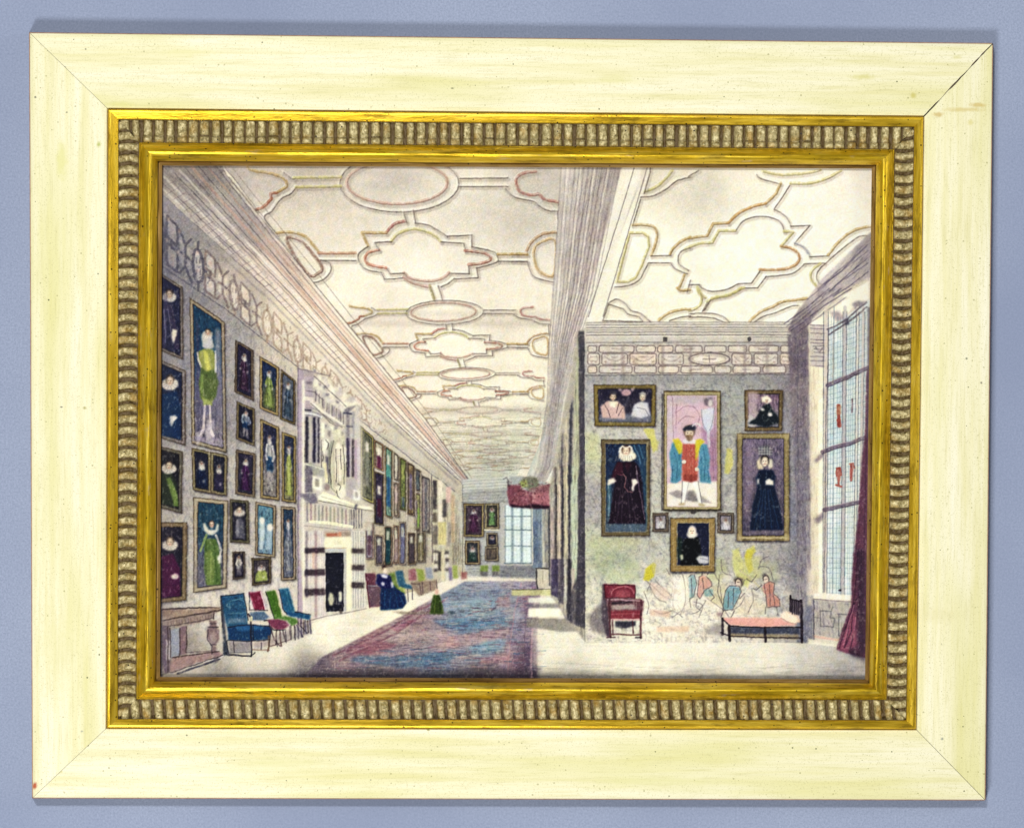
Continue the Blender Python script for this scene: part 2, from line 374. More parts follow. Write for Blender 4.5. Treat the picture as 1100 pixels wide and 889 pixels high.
FR = (150, 134, 104); FRD = (96, 84, 74)
def fig(q, kind, c1, c2=None, skin=(222,210,196), bx=.5, by=.0, s=1.0):
    """small painted figure in a frame; unit coordinates"""
    hv = min(s, (.955-by)); sh_ = 1.22 if kind != 'bust' else 1.1
    g = lambda L: [bil(q, bx+(u-.5)*s*sh_, by+v*hv) for u, v in L]
    c2 = c2 or c1
    s = min(s, .93)
    W = (226,220,212)
    if kind == 'lady':
        poly(g([(.40,.24),(.60,.24),(.66,.45),(.74,.70),(.80,.97),(.20,.97),(.26,.70),(.34,.45)]), c1, .95, 'mix', .3)
        for L_ in ([(.34,.45),(.42,.45),(.34,.96),(.20,.97),(.26,.70)], [(.62,.35),(.66,.45),(.74,.70),(.80,.97),(.68,.96)]): poly(g(L_), tuple(c*.5 for c in c1), .5, 'mix', .4)
        line(g([(.36,.45),(.64,.45)]), tuple(c*.45 for c in c1), .8, .7); line(g([(.5,.26),(.5,.44)]), tuple(min(255,c+70) for c in c1), .7, .7)
        for t in (.32,.44,.56,.68): line(g([(.46+(t-.5)*.2,.45),(t,.95)]), tuple(min(255,c+38) for c in c1), .6, .5)
        poly(g([(.36,.26),(.24,.46),(.30,.50),(.42,.36)]), c1, .9); poly(g([(.64,.26),(.76,.46),(.70,.50),(.58,.36)]), c1, .9)
        poly(g([(.36,.16),(.5,.12),(.64,.16),(.66,.24),(.5,.27),(.34,.24)]), W, .85, 'mix', .3)
        w = math.hypot(q[1][0]-q[0][0], q[1][1]-q[0][1]); p = bil(q, bx, by+.11*s); head(p[0], p[1], max(1.5, w*.095*s), .9, skin)
        for x in (.28,.72): poly(g([(x-.05,.46),(x+.05,.46),(x+.03,.53),(x-.04,.52)]), W, .8, 'mix', .2)
    elif kind == 'man':
        poly(g([(.36,.2),(.64,.2),(.70,.42),(.62,.5),(.38,.5),(.30,.42)]), c1, .95, 'mix', .3)
        poly(g([(.34,.42),(.66,.42),(.74,.62),(.60,.68),(.5,.62),(.40,.68),(.26,.62)]), c2, .95, 'mix', .3)
        poly(g([(.36,.64),(.46,.64),(.45,.92),(.38,.96),(.34,.94),(.38,.9)]), W, .8, 'mix', .2)
        poly(g([(.54,.64),(.64,.64),(.66,.90),(.72,.95),(.62,.96),(.57,.9)]), W, .8, 'mix', .2)
        for L_ in ([(.36,.2),(.42,.2),(.40,.5),(.30,.42)], [(.62,.42),(.74,.62),(.60,.68)]): poly(g(L_), tuple(c*.5 for c in c2), .5, 'mix', .3)
        for t in (.4,.5,.6): line(g([(t,.22),(t,.42)]), tuple(c*.55 for c in c1), .6, .6); line(g([(t,.46),(t+(t-.5)*.5,.62)]), tuple(c*.55 for c in c2), .6, .6)
        line(g([(.40,.66),(.39,.92)]), (120,112,118), .7, .6); line(g([(.60,.66),(.62,.92)]), (120,112,118), .7, .6)
        line(g([(.32,.24),(.24,.42),(.32,.48)]), c1, 2, .9); line(g([(.68,.24),(.78,.40),(.70,.48)]), c1, 2, .9)
        poly(g([(.38,.14),(.5,.12),(.62,.14),(.64,.20),(.5,.23),(.36,.20)]), W, .85, 'mix', .3)
        w = math.hypot(q[1][0]-q[0][0], q[1][1]-q[0][1]); p = bil(q, bx, by+.10*s); head(p[0], p[1], max(1.5, w*.095*s), .9, skin)
    elif kind == 'bust':
        poly(g([(.34,.42),(.66,.42),(.86,.62),(.92,1.0),(.08,1.0),(.14,.62)]), c1, .95, 'mix', .5)
        poly(g([(.28,.34),(.5,.30),(.72,.34),(.76,.44),(.5,.50),(.24,.44)]), W, .88, 'mix', .4)
        w = math.hypot(q[1][0]-q[0][0], q[1][1]-q[0][1]); p = bil(q, bx, by+.24*s); head(p[0], p[1], max(1.6, w*.15*s), .95, skin)
        poly(g([(.55,.80),(.72,.74),(.74,.82),(.60,.88)]), W, .75, 'mix', .3)
def framed(q, fw, bg, kind=None, c1=None, c2=None, frc=None, dark=True, s=1.0, by=.06, bg2=None, skin=(222,210,196)):
    frc = frc or FR
    poly([(x+1.4, y+1.8) for x, y in q], (70,66,76), .5, 'mix', .8)
    poly(q, frc)
    line(q, FRD, 1.1, .8, .15, .3, True)
    w = math.hypot(q[1][0]-q[0][0], q[1][1]-q[0][1]); h = math.hypot(q[3][0]-q[0][0], q[3][1]-q[0][1])
    a, b = fw/w, fw/h
    qi = [bil(q, a, b), bil(q, 1-a, b), bil(q, 1-a, 1-b), bil(q, a, 1-b)]
    line([bil(q,a*.5,b*.5),bil(q,1-a*.5,b*.5),bil(q,1-a*.5,1-b*.5),bil(q,a*.5,1-b*.5)], tuple(min(255,c+34) for c in frc), .9, .6, .1, .5, True)
    if bg2: poly(qi, ctrl=[(qi[0][0],qi[0][1],bg),(qi[1][0],qi[1][1],bg),(qi[2][0],qi[2][1],bg2),(qi[3][0],qi[3][1],bg2)])
    else: poly(qi, bg)
    tex(qi, 1.5, 5, 1.3, .35, .5, rnd.randint(0,50), (40,40,60), .5)
    if kind: fig(qi, kind, c1, c2, s=s, by=by, skin=skin)
    tex(qi, 1.3, 4, 1.0, .34, .5, rnd.randint(0,50), (30,30,50), .55)
    line(qi, (50,44,50), .9, .75, .1, .2, True)
NAVY, PLUM, TEAL, SLATE = (50,52,74), (74,46,76), (52,82,104), (66,84,104)
GREEN, LIME = (112,138,66), (172,180,80)
def left_pictures():
    F = framed
    F([(166,289),(196,309),(196.5,386),(166,373)], 3.2, (56,58,92), frc=(112,104,104))
    head(182,316,4.2,1.15,(206,186,170)); line([(178,318),(176,372)], (92,84,120), 4, .5); line([(182,330),(190,372)], (86,74,104), 6, .6); line([(176,332),(178,368)], (170,170,196), .8, .6); line([(180,330),(184,360)], (170,170,196), .7, .5)
    poly(z('W','75,360 100,368 95,400 80,440 68,405'), (226,218,206), .9, 'mix', .3)
    F([(166,384),(199,398),(199,478),(166,468)], 4, (50,60,92), frc=(120,112,112))
    poly([(172,424),(190,420),(194,440),(194,472),(166,466)], (34,66,112), .9, 'mix', 1); head(182.5,409,5.0,1.2)
    poly(z('W','62,822 90,818 102,832 82,850 70,880 60,850'), (226,220,212), .9, 'mix', .3)
    F([(166,478),(196,485),(195,551),(166,543)], 3.6, (50,50,60), frc=(104,100,90))
    poly([(172,508),(184,506),(190,520),(192,545),(168,540)], (60,72,56), .8, 'mix', 1); poly(z('I','50,370 75,360 120,470 125,545 100,540'), (126,152,80), .85, 'mix', .5)
    head(181.5,500,4.2,1.25)
    F([(166,561),(201,561),(200,644),(166,648)], 5, (56,52,70), frc=(130,112,90))
    poly([(172,598),(186,594),(193,610),(194,640),(168,642)], (96,36,84), .9, 'mix', 1); head(182.5,582,4.8,1.15); poly(ell(188,619,4.5,3), (228,218,206), .85, 'mix', .5, None, .2)
    # tall picture of a man in yellow green
    q = [(204,320),(241,346),(243,486),(206,476)]
    F(q, 4.2, (40,84,118), frc=(150,138,120), bg2=(150,142,156))
    poly([(231,352),(237,354),(239,470),(231,430)], (166,162,170), .7, 'mix', 1.5); poly([(210,340),(214,350),(215,468),(211,466)], (80,80,108), .6, 'mix', 1)
    poly(z('W','205,560 340,600 345,889 205,870'), (116,112,136), .55, 'mix', 2)
    poly(z('W','230,395 262,360 285,400 298,460 262,475 232,455'), (206,202,198), .9, 'mix', .5); head(223.3,357,3.1,1.1)
    poly(z('W','215,480 240,465 290,470 300,500 305,570 290,590 240,600 225,560 210,520'), (166,170,90), .95, 'mix', .5); poly(z('W','240,470 262,490 280,575 262,590 246,540'), (224,222,96), .9, 'mix', .5)
    poly(z('W','228,560 255,585 300,570 318,640 308,720 280,745 225,735 215,650'), (104,122,70), .95, 'mix', .5); poly(z('W','225,600 240,600 236,720 226,700'), (160,186,100), .6, 'mix', .5)
    poly(z('W','232,715 255,735 282,740 290,720 284,770 262,760 240,770'), (176,186,104), .9, 'mix', .4); line(z('W','208,485 212,520 226,560'), (224,216,200), 1.8, .8); line(z('W','302,480 306,590'), (222,218,212), 2, .8)
    for x in (246, 272): line(z('W', f'{x},768 {x+(6 if x>260 else -6)},889')+z('I', '330,90' if x > 260 else '270,85'), (218,206,206), 2.4, .8)
    poly(z('I','330,60 350,100 340,112 325,92'), (226,220,214), .9); poly(z('I','275,55 270,100 250,108 262,85'), (206,198,206), .8)
    for s in ('232,90 262,70 268,110 250,165 238,160','285,60 330,50 350,110 340,150 310,160 300,110','300,0 345,10 350,60 300,60'):
        poly(z('I', s), (214,204,208), .6, 'mix', .8, rough=.5)
    for s in ('215,130 400,165','220,110 280,125','330,120 405,140'): line(z('I', s), (160,150,170), 2.4, .5)
    # pair
    q = [(206,481),(244,489),(243,532),(208,526)]
    poly([(x+1,y+2) for x, y in q], (70,66,76), .5, 'mix', 1)
    F([(206,481),(226.5,485.3),(226.5,529.5),(207.5,526)], 3, NAVY, 'bust', (26,44,84), frc=(128,118,92), s=.95)
    F([(226.5,485.3),(244,489),(243,532),(226.5,529.5)], 3, NAVY, 'bust', (62,56,88), frc=(128,118,92), s=.95)
    # lady in green
    F([(208,534),(245,538),(243,631),(208,636)], 4.5, (44,86,112), 'none', frc=(166,156,136), bg2=(120,122,136))
    poly(z('I','290,760 300,740 360,745 380,800 380,811')+z('M','385,60 390,220 300,220 285,120'), (104,132,70), .92, 'mix', 1); line(z('I','300,760 295,811')+z('M','300,200'), (70,96,50), 1.4, .6); line(z('I','345,770 350,811')+z('M','365,200'), (70,96,50), 1.4, .6); line(z('M','330,20 325,200'), (176,196,120), 1.6, .6); poly(z('M','290,20 330,0 350,60 345,220 300,220'), (140,160,90), .6, 'mix', 1)
    head(227.2,563,3.3,0); poly(z('I','275,650 290,645 315,690 355,690 365,650 378,655 372,690 345,720 310,718 285,690'), (222,218,206), .9, 'mix', .4)
    line(z('I','300,720 285,760 270,800')+z('M','262,10'), (160,180,110), 2.6, .8); line(z('I','360,720 375,760 390,811')+z('M','378,60'), (222,214,206), 2.2, .8); poly(z('M','225,60 290,160 290,220 225,220'), (128,124,140), .5, 'mix', 2)
    poly(z('M','365,40 390,30 395,80 375,90'), (222,222,214), .8, 'mix', .4)
    F([(253,365),(272,376.5),(272,430),(252,420.5)], 2.8, (60,54,84), 'lady', PLUM, frc=(98,84,76))
    F([(254.5,431),(273.6,439.5),(273.6,479),(253.8,471)], 2.6, (48,46,70), 'man', (150,160,176), (30,70,120), frc=(112,100,76), s=1)
    F([(253.8,483),(274.5,487),(273.6,534),(253,530)], 2.8, (66,60,84), 'lady', (76,34,88), frc=(120,106,90), s=1)
    F([(247,536),(266.7,538),(267.6,583),(247,582)], 3, (58,56,74), 'none', frc=(92,88,72))
    poly(z('I','485,625 510,610 530,640 540,750 505,740 480,740'), (112,112,126), .8, 'mix', .6); poly(z('I','485,640 500,620 505,700 495,740 480,700'), (170,168,176), .6, 'mix', .4); head(257.2,548,3.4,1.15)
    F([(250,592.5),(263,592.5),(263,620.5),(250,622)], 2, (62,56,78), 'man', (206,200,196), (198,194,196), frc=(84,74,72))
    F([(279,382.5),(299.5,394.6),(298.8,447),(279,438.7)], 3.2, (46,66,104), 'lady', (146,164,84), frc=(158,138,94), s=.95, bg2=(110,118,84))
    F([(302,397),(317,408.5),(317,456),(301,450)], 2.3, (110,116,130), 'lady', SLATE, frc=(112,98,66), s=1)
    F([(279.7,450),(299.5,459),(300,537),(279.7,534.6)], 3.2, (60,62,92), 'man', (206,204,204), (44,92,140), frc=(148,130,92), bg2=(146,140,136))
    F([(303,464),(317.7,469),(317.7,540),(303,538)], 2.6, (66,74,100), 'lady', (176,184,88), frc=(150,132,84), bg2=(150,146,110))
    F([(274.5,539),(296,543),(295,598),(274.5,596)], 2.6, (106,150,170), 'none', frc=(152,140,120), bg2=(130,156,174))
    poly(z('I','630,610 660,620 665,700 650,811 630,811'), (206,216,216), .85, 'mix', .6); poly(z('I','675,670 700,655 712,690 700,811 670,811'), (176,196,206), .8, 'mix', .6); poly(ell(290,566,3.4,4), (228,222,208), .95, 'mix', .3); poly(ell(281.5,559,2.6,3.6), (226,222,212), .95, 'mix', .3)
    F([(302,544),(317,545),(317.7,622),(302,623)], 2.6, (60,84,110), 'lady', (130,134,146), frc=(150,136,120), bg2=(120,124,140))
    F([(270.5,599.5),(291,598.6),(291,626),(271,628.5)], 2.4, (92,84,90), 'bust', (176,190,96), frc=(96,86,66), s=.95)
    line([(320,392),(320,668)], (120,108,124), 1.0, .4)
# ---------------------------------------------------------------- fireplace
def hvar(c, d): return tuple(max(0, min(255, v+rnd.uniform(-d, d))) for v in c)
def fireplace():
    CR = (232,226,204)
    poly(z('Q','175,230 360,250 760,560 800,800 800,889')+z('S','820,740 450,830 180,889'), (206,200,190), .8, 'mix', 2)
    poly(z('Q','175,235 240,250 240,889')+z('R','185,889')[:1]+z('S','240,889 180,889'), (182,168,182), .95, 'mix', .5)
    poly(z('Q','240,235 330,260 330,620 240,620'), (182,170,178), .85, 'mix', .8)
    poly(z('Q','218,340 240,340 245,889')+z('S','245,889 226,889')+z('Q','218,889')[:1], (236,230,214), .9, 'mix', .4)
    line(z('Q','178,250 180,889')+z('S','180,889'), (130,120,144), 1.0, .7)
    line(z('Q','172,232 300,255 400,280 480,300'), (126,112,124), 1.4, .6)
    # crest blobs
    for _ in range(120):
        t = rnd.random(); x = 330+t*420; y = 330+t*300+rnd.uniform(-90, 130)
        p = z('Q', f'{x},{y}')[0]
        poly(ell(p[0], p[1], rnd.uniform(1,3.2), rnd.uniform(1.4,4.5), 9), rnd.choice([(236,230,208),(228,220,206),(206,196,190),(184,176,178),(240,234,214)]), .6, 'mix', .4)
    for s in ('320,240 345,230 350,262 325,268','270,345 320,360 300,380 262,372','375,370 400,372 398,392 380,390','420,400 445,402 440,425 425,420','440,460 480,470 470,495 445,488','535,530 570,545 560,570 540,560','620,620 650,600 740,580 690,620 650,660 615,660'):
        poly(z('Q', s), (120,112,128), .7, 'mix', .5)
    for (x, y0, y1) in ((350,440,540),(425,520,610),(475,560,660),(520,590,690),(570,620,720),(590,650,720),(700,690,790)):
        poly(zr('Q', x-14, y0, x+10, y1), (158,148,160), .7, 'mix', .5)
    line(z('Q','250,515 310,520 310,560 420,650 560,740 640,790'), (240,234,216), 4, .7); line(z('Q','255,600 330,610 640,800'), (130,124,130), .9, .5)
    # columns left pair
    for x0, x1, y0, y1, c in ((250,278,680,889,(82,80,98)),(300,322,690,889,(190,184,182)),(322,348,690,889,(62,58,100)),(352,366,700,889,(198,196,206)),(366,388,700,889,(118,108,122)),(388,402,700,889,(210,206,200))):
        poly(zr('Q', x0, y0, x1, y1), c, .9, 'mix', .3); poly(zr('R', x0, -10, x1, 240), c, .9, 'mix', .3)
    poly(z('Q','245,610 300,615 330,640 400,660 400,700 330,690 250,680'), (150,146,156), .8, 'mix', .5); line(z('Q','250,655 320,660 400,690'), (226,224,222), 2.2, .9); line(z('Q','255,625 300,628'), (90,84,100), 2, .8)
    # column right
    for x0, x1, y0, y1, c in ((640,672,0,370,(100,92,122)),(672,690,0,370,(196,186,196)),(692,716,20,375,(122,112,112)),(718,745,20,400,(190,170,188)),(748,768,10,480,(206,196,204))):
        poly(zr('R', x0, y0, x1, y1), c, .85, 'mix', .4)
    for x0, x1, c in ((620,640,(196,192,186)),(640,675,(140,134,142)),(675,700,(200,196,192)),(700,720,(160,156,170)),(722,760,(204,200,198))):
        poly(zr('Q', x0, 640, x1, 889), c, .7, 'mix', .6)
    line(z('Q','615,655 690,660'), (90,88,108), 2, .8); line(z('Q','640,780 700,785'), (110,108,128), 2, .7)
    # niche with statue
    poly(z('R','480,480 470,250 490,120 520,40')+z('Q','500,830 570,800 620,850')+z('R','620,100 640,300 630,520 540,540'), (214,210,186), .95, 'mix', .8)
    poly(z('R','470,60 520,20 500,120 480,300 495,470 470,440 455,250'), (170,172,158), .85, 'mix', .6)
    poly(z('R','440,170 470,180 470,380 445,390'), (104,100,122), .8, 'mix', .6)
    poly(z('R','505,60 540,20 580,0 605,60 600,460 520,470 515,250'), (196,190,172), .8, 'mix', .8)
    poly(z('R','530,100 560,60 600,90 605,260 590,420 540,420 530,250'), (232,224,206), .9, 'mix', .6); line(z('R','560,100 565,420'), (180,168,158), .8, .6); line(z('R','540,180 600,175'), (186,170,160), .8, .6)
    poly(ell(*z('R','562,75')[0], 2.6, 3.6), (236,230,208), .9, 'mix', .4)
    poly(z('R','425,20 470,10 480,60 450,110 430,160 405,130'), (236,232,212), .95, 'mix', .5); poly(z('R','415,240 450,240 470,420 440,430'), (238,228,184), .9, 'mix', .6)
    poly(ell(*z('R','455,470')[0], 3.2, 3.8), (160,140,140), .7, 'mix', .5); poly(z('R','540,460 620,450 640,540 600,580 540,560'), (232,226,206), .9, 'mix', .6); line(z('R','470,60 480,200 475,330 500,480 545,525'), (120,118,110), .9, .6); line(z('R','618,40 640,210 640,330'), (120,118,110), .9, .5)
    poly(z('R','610,80 640,90 645,230 620,240'), (236,230,214), .9, 'mix', .4)
    for s in ('430,760 460,770 440,800','520,780 560,790 540,815','470,820 495,830 480,889 460,860','590,830 620,840 600,880'):
        poly(z('Q', s), (120,116,120), .6, 'mix', .5)
    for s in ('400,740 430,745 430,889 405,889','480,770 520,780 510,830','560,800 580,810 575,889'): poly(z('Q', s), (244,242,216), .8, 'mix', .6)
    for x0, x1 in ((250,276),(322,346),(368,384)): poly(zr('Q', x0, 695, x1, 889), (58,54,74), .7, 'mix', .3); poly(zr('R', x0, -5, x1, 236), (58,54,74), .7, 'mix', .3)
    for x0, x1 in ((644,668),(694,712)): poly(zr('R', x0, 5, x1, 372), (78,68,88), .7, 'mix', .3)
    for s in ('245,30 245,240','402,20 402,300','520,30 500,120 485,260 500,440','608,70 622,250 618,440','540,110 548,300 545,420','585,110 590,300','478,300 470,430','640,240 650,370','410,130 420,200 400,240','445,20 470,60 455,110','545,500 560,560 600,590','560,440 585,460 575,500'):
        line(sm(z('R', s)), (96,90,92), 1.0, .75)
    for s in ('250,440 330,450 420,530','330,300 420,380 520,480 640,590','345,440 345,540','380,470 380,560','412,510 412,600','455,560 455,640','505,580 505,680','545,610 545,700','585,640 585,730','610,660 612,760','405,660 480,740 560,780','300,560 400,650 500,730 600,790'):
        line(z('Q', s), (112,104,110), 1.0, .7)
    # pedestals
    poly(z('R','245,260 315,255 320,525 245,525'), (138,132,142), .9, 'mix', .4); poly(z('R','300,260 325,262 325,350 300,345'), (104,100,124), .8, 'mix', .4)
    poly(z('R','255,240 300,240 430,290 430,370 330,360 300,290'), (176,174,166), .9, 'mix', .5); line(z('R','260,255 330,270 420,300'), (226,224,206), 1.6, .8)
    poly(z('R','318,360 410,390 405,510 318,480'), (240,236,216), .95, 'mix', .3); poly(z('R','342,385 380,395 380,470 342,465'), (160,156,146), .9, 'mix', .3)
    poly(z('R','640,380 740,395 740,590 640,560'), (190,182,184), .8, 'mix', .6); poly(z('R','705,495 770,510 770,605 705,590'), (238,234,222), .95, 'mix', .3); poly(z('R','722,515 752,522 752,575 722,570'), (170,164,160), .9, 'mix', .3)
    for k in range(14): line(z('R', f'{250+rnd.uniform(0,8)},{270+k*18} {312},{272+k*18}'), (104,98,116), .7, .6)
    # mantel shelf
    poly(z('R','190,530 330,540 370,600 300,650 270,600 190,560'), (140,134,148), .8, 'mix', .6)
    for k in range(8): line(z('R', f'{225+k*4},{540+k*12} {350+k*3},{535+k*12}'), (104,100,118), .7, .6)
    poly(z('R','370,560 420,520 720,640 880,660 890,690 720,670 370,600'), (236,232,210), .95, 'mix', .5); line(z('R','375,602 540,630 720,672 890,700'), (120,114,110), 1.1, .7); line(z('R','420,520 560,580 720,640'), (236,234,200), 2, .8)
    line(z('R','400,560 540,600 700,650'), (160,152,140), .7, .6); poly(z('R','720,640 750,630 740,690 715,690'), (90,88,110), .7, 'mix', .5)
    # frieze of uprights
    poly(z('R','235,600 300,640 890,720 890,889 235,889'), (206,198,186), .85, 'mix', .6)
    for k in range(13):
        x = 262+k*37; y0 = 620+k*6
        c = (100,94,118) if k == 0 else hvar((134,124,124), 14)
        poly(z('R', f'{x},{y0} {x+13},{y0+4} {x+13},{800+k*6} {x},{795+k*6}'), c, .75, 'mix', .4); poly(z('R', f'{x+16},{y0} {x+30},{y0+4} {x+30},{800+k*6} {x+16},{795+k*6}'), (228,220,202), .7, 'mix', .4)
    for x in (690,712,735,760,785): line(z('R', f'{x},690 {x},860'), (106,102,114), 1.2, .7)
    line(z('R','300,800 460,810 690,850'), (240,236,204), 3.4, .9); line(z('R','240,840 690,889'), (150,140,140), 1.2, .5)
    # lower part: banded jambs
    poly(z('S','245,0 440,0 445,820 340,840 245,830'), (216,208,200), .95, 'mix', .4); poly(z('S','685,0 820,0 830,740 690,770'), (216,212,200), .95, 'mix', .4)
    poly(z('S','250,0 272,0 272,640 250,640'), (134,126,138), .75, 'mix', .4); poly(z('S','335,0 362,0 362,830 340,830'), (168,144,148), .8, 'mix', .4); poly(z('S','318,150 335,150 335,360 318,360'), (226,176,154), .7, 'mix', .4)
    for x in (300,380,405,425): line(z('S', f'{x},10 {x},800'), (190,180,184), 1.0, .5)
    for x in (705,730,752,780,800): line(z('S', f'{x},10 {x},730'), (150,146,150), 1.0, .55)
    for y0, y1 in ((165,215),(370,430),(555,620)):
        poly(z('S', f'245,{y0} 440,{y0-8} 440,{y1-8} 245,{y1}'), (88,74,84), .95, 'mix', .3); poly(z('S', f'248,{y0} 275,{y0} 275,{y1} 248,{y1}'), (72,66,84), .7, 'mix', .3); poly(z('S', f'340,{y0} 362,{y0} 362,{y1} 340,{y1}'), (96,66,86), .7, 'mix', .3)
    for y0, y1 in ((168,215),(325,375),(488,545)):
        poly(z('S', f'680,{y0} 812,{y0} 812,{y1} 680,{y1}'), (96,84,88), .95, 'mix', .3); poly(z('S', f'700,{y0+5} 730,{y0+5} 730,{y1-5} 700,{y1-5}'), (90,80,86), .5, 'mix', .4)
    poly(z('S','430,0 680,0 680,60 430,60'), (196,180,164), .9, 'mix', .4); poly(z('S','450,22 560,22 560,55 450,52'), (206,112,80), .85, 'mix', .5); poly(z('S','565,15 595,15 595,55 565,55'), (232,150,110), .8, 'mix', .5); poly(z('S','600,12 680,12 680,50 600,50'), (170,158,146), .8, 'mix', .5)
    poly(z('S','430,60 690,55 690,770 612,770 612,160 430,160'), (234,228,198), .95, 'mix', .4); poly(z('S','520,90 600,95 600,130 520,130'), (212,208,176), .6, 'mix', .6)
    poly(z('S','440,165 640,160 640,770 610,770 608,205 440,210'), (196,198,196), .95, 'mix', .4)
    line(z('S','440,165 640,160'), (206,176,140), 1.2, .7)
    for y in range(200, 760, 9): line(z('S', f'615,{y} 638,{y}'), (160,156,160), .6, .4)
    poly(z('S','440,208 614,205 614,764 444,774'), (44,46,66)); tex(zr('S',445,210,610,760), 0, 4, 1, .35, .5, 3, (30,30,52), .5)
    poly(ell(*z('S','495,650')[0], 3.1, 7), (206,204,178), .95, 'mix', .3); poly(z('S','565,580 595,578 598,670 568,680'), (232,230,214), .95, 'mix', .4); poly(ell(*z('S','482,795')[0], 1.8, 4), (224,220,206), .95, 'mix', .3); poly(ell(*z('S','585,765')[0], 1.8, 3), (120,112,100), .9, 'mix', .3)
    line(z('S','540,640 545,700'), (160,156,150), 1, .7); line(z('S','470,760 600,760'), (40,40,56), 1.4, .6); line(z('S','520,690 600,700 600,740'), (130,124,128), 1, .6)
    line(z('S','180,889 340,840 440,815 690,770 830,742'), (130,120,120), 1.0, .6)

# ---------------------------------------------------------------- far end
def far_pictures():
    def st(k, x0, x1, t0, t1, b0, b1, frc, bg, parts, fw=1.4):
        q = z(k, f'{x0},{t0} {x1},{t1} {x1},{b1} {x0},{b0}')
        framed(q, fw, bg, frc=frc)
        for (u0, v0, u1, v1, c) in parts: poly(inq(q, [(u0,v0),(u1,v0),(u1,v1),(u0,v1)]), c, .9, 'mix', .5)
    HD = (232,226,212)
    st('J',160,240,45,115,490,525,(166,160,96),(128,128,104),[(.35,.15,.6,.3,HD),(.35,.3,.62,.8,(150,150,140))],2.6)
    st('J',245,300,130,160,300,325,(190,148,104),(196,186,160),[(.3,.2,.65,.5,HD),(.25,.52,.75,.95,(112,44,84))])
    st('J',245,303,325,345,650,658,(104,92,70),(80,70,92),[(.35,.25,.65,.42,HD),(.3,.5,.7,.85,(92,44,72))])
    st('J',310,356,165,200,600,615,(172,156,110),(140,170,150),[(.3,.1,.6,.25,HD),(.2,.25,.75,.42,(90,170,160)),(.25,.42,.75,.85,(40,96,150))])
    st('J',364,394,205,225,375,385,(170,156,120),(196,190,170),[(.3,.1,.7,.6,(210,206,190))],1)
    st('J',364,394,392,400,600,610,(180,160,130),(190,180,160),[(.3,.1,.7,.6,(200,180,176))],1)
    st('J',402,442,235,260,560,570,(160,156,84),(140,150,84),[(.3,.1,.6,.4,(190,196,110)),(.3,.75,.7,.95,(90,104,130))],1.1)
    st('J',450,492,268,290,590,600,(140,116,84),(150,130,96),[(.3,.2,.7,.9,(120,110,140))],1.1)
    st('J',498,532,305,325,445,450,(150,140,110),(120,120,124),[(.3,.3,.7,.9,(90,104,110))],1)
    st('J',498,532,460,465,690,695,(160,140,110),(170,166,120),[(.3,.4,.8,.9,(146,180,84)),(.1,.2,.3,.9,(120,100,130))],1)
    st('J',540,590,350,375,700,705,(150,140,124),(150,146,140),[(.1,.05,.3,.95,(170,150,150)),(.4,.05,.6,.95,(110,108,120)),(.7,.05,.9,.95,(170,160,150))],.8)
    # lower row, continuing down
    for (x0, x1, y0, y1, frc, bg, c) in ((188,238,640,870,(190,160,150),(170,160,166),(112,84,100)),(248,300,720,905,(176,160,140),(120,112,112),(104,96,116)),(306,352,665,915,(150,130,100),(84,100,84),(30,84,100)),
        (360,396,660,900,(196,160,130),(170,156,140),(160,140,140)),(400,440,640,905,(186,170,160),(140,140,160),(120,120,150)),(452,500,705,905,(150,126,96),(110,96,92),(90,80,90)),(506,560,700,890,(160,146,120),(150,140,110),(130,120,90))):
        st('J', x0, x1, y0, y0+4, y1, y1-6, frc, bg, [(.3,.12,.65,.35,(206,206,190)),(.25,.36,.75,.9,c)], 1.2)
    for x in (305, 360, 445, 500, 533, 592): line(z('J', f'{x},{200 if x<400 else 330} {x+2},880'), (214,206,188), 1.3, .55)
    # second chimney piece
    poly(z('J','600,350 700,420 790,500 790,880 600,900'), (206,200,178), .9, 'mix', 1)
    for (x0, y0, x1, y1, c) in ((606,380,634,560,(80,74,80)),(606,580,634,640,(110,100,90)),(640,380,668,640,(232,222,206)),(668,500,695,610,(96,92,96)),(690,420,720,520,(226,190,180)),(640,640,690,780,(222,208,140)),(606,660,636,780,(130,122,112)),(720,470,745,870,(206,180,150)),(745,500,765,870,(180,176,160)),(765,520,790,870,(196,194,184)),(700,640,720,790,(160,150,140))):
        poly(zr('J', x0, y0, x1, y1), c, .85, 'mix', .5)
    for (x0, y0, x1, y1, c) in ((580,275,640,300,(112,104,100)),(590,310,622,370,(220,216,206)),(625,290,660,470,(90,84,84)),(590,375,625,400,(110,104,104)),(590,405,622,450,(220,216,206)),(585,450,625,480,(100,96,98)),(660,280,690,570,(222,212,180)),(692,275,735,310,(112,106,102)),(696,320,728,345,(220,216,210)),(695,350,735,385,(104,98,98)),(698,390,730,440,(214,210,200)),(695,445,735,470,(120,112,110)),(700,480,735,560,(220,216,206)),(590,485,620,560,(206,196,180)),(740,200,860,420,(186,182,166))):
        poly(zr('T', x0, y0, x1, y1), c, .9, 'mix', .4)
    for x in (770,790,805,825): line(z('T', f'{x},20 {x},410'), (150,140,112), 1.1, .5)
    line(z('J','600,355 605,890'), (110,100,104), 1.2, .7)
    tex(z('J','300,200 790,500 790,900 300,900'), 1.57, 12, 1.3, .3, 1, 22, (104,92,92), .52)
    # end wall
    poly([(496,515),(560,511),(592,520),(592,622),(500,618)], (178,180,178), .95, 'mix', .6)
    poly([(497,515),(548,511),(548,524),(497,528)], (204,206,198), .9, 'mix', 1)
    for k in range(7): line([(497, 517+k*3.2), (548, 514+k*3.4)], (140,140,144), .8, .45)
    tex([(496,525),(545,525),(545,620),(498,618)], 0, 5, 1, .25, 1, 30, (104,104,120), .5)
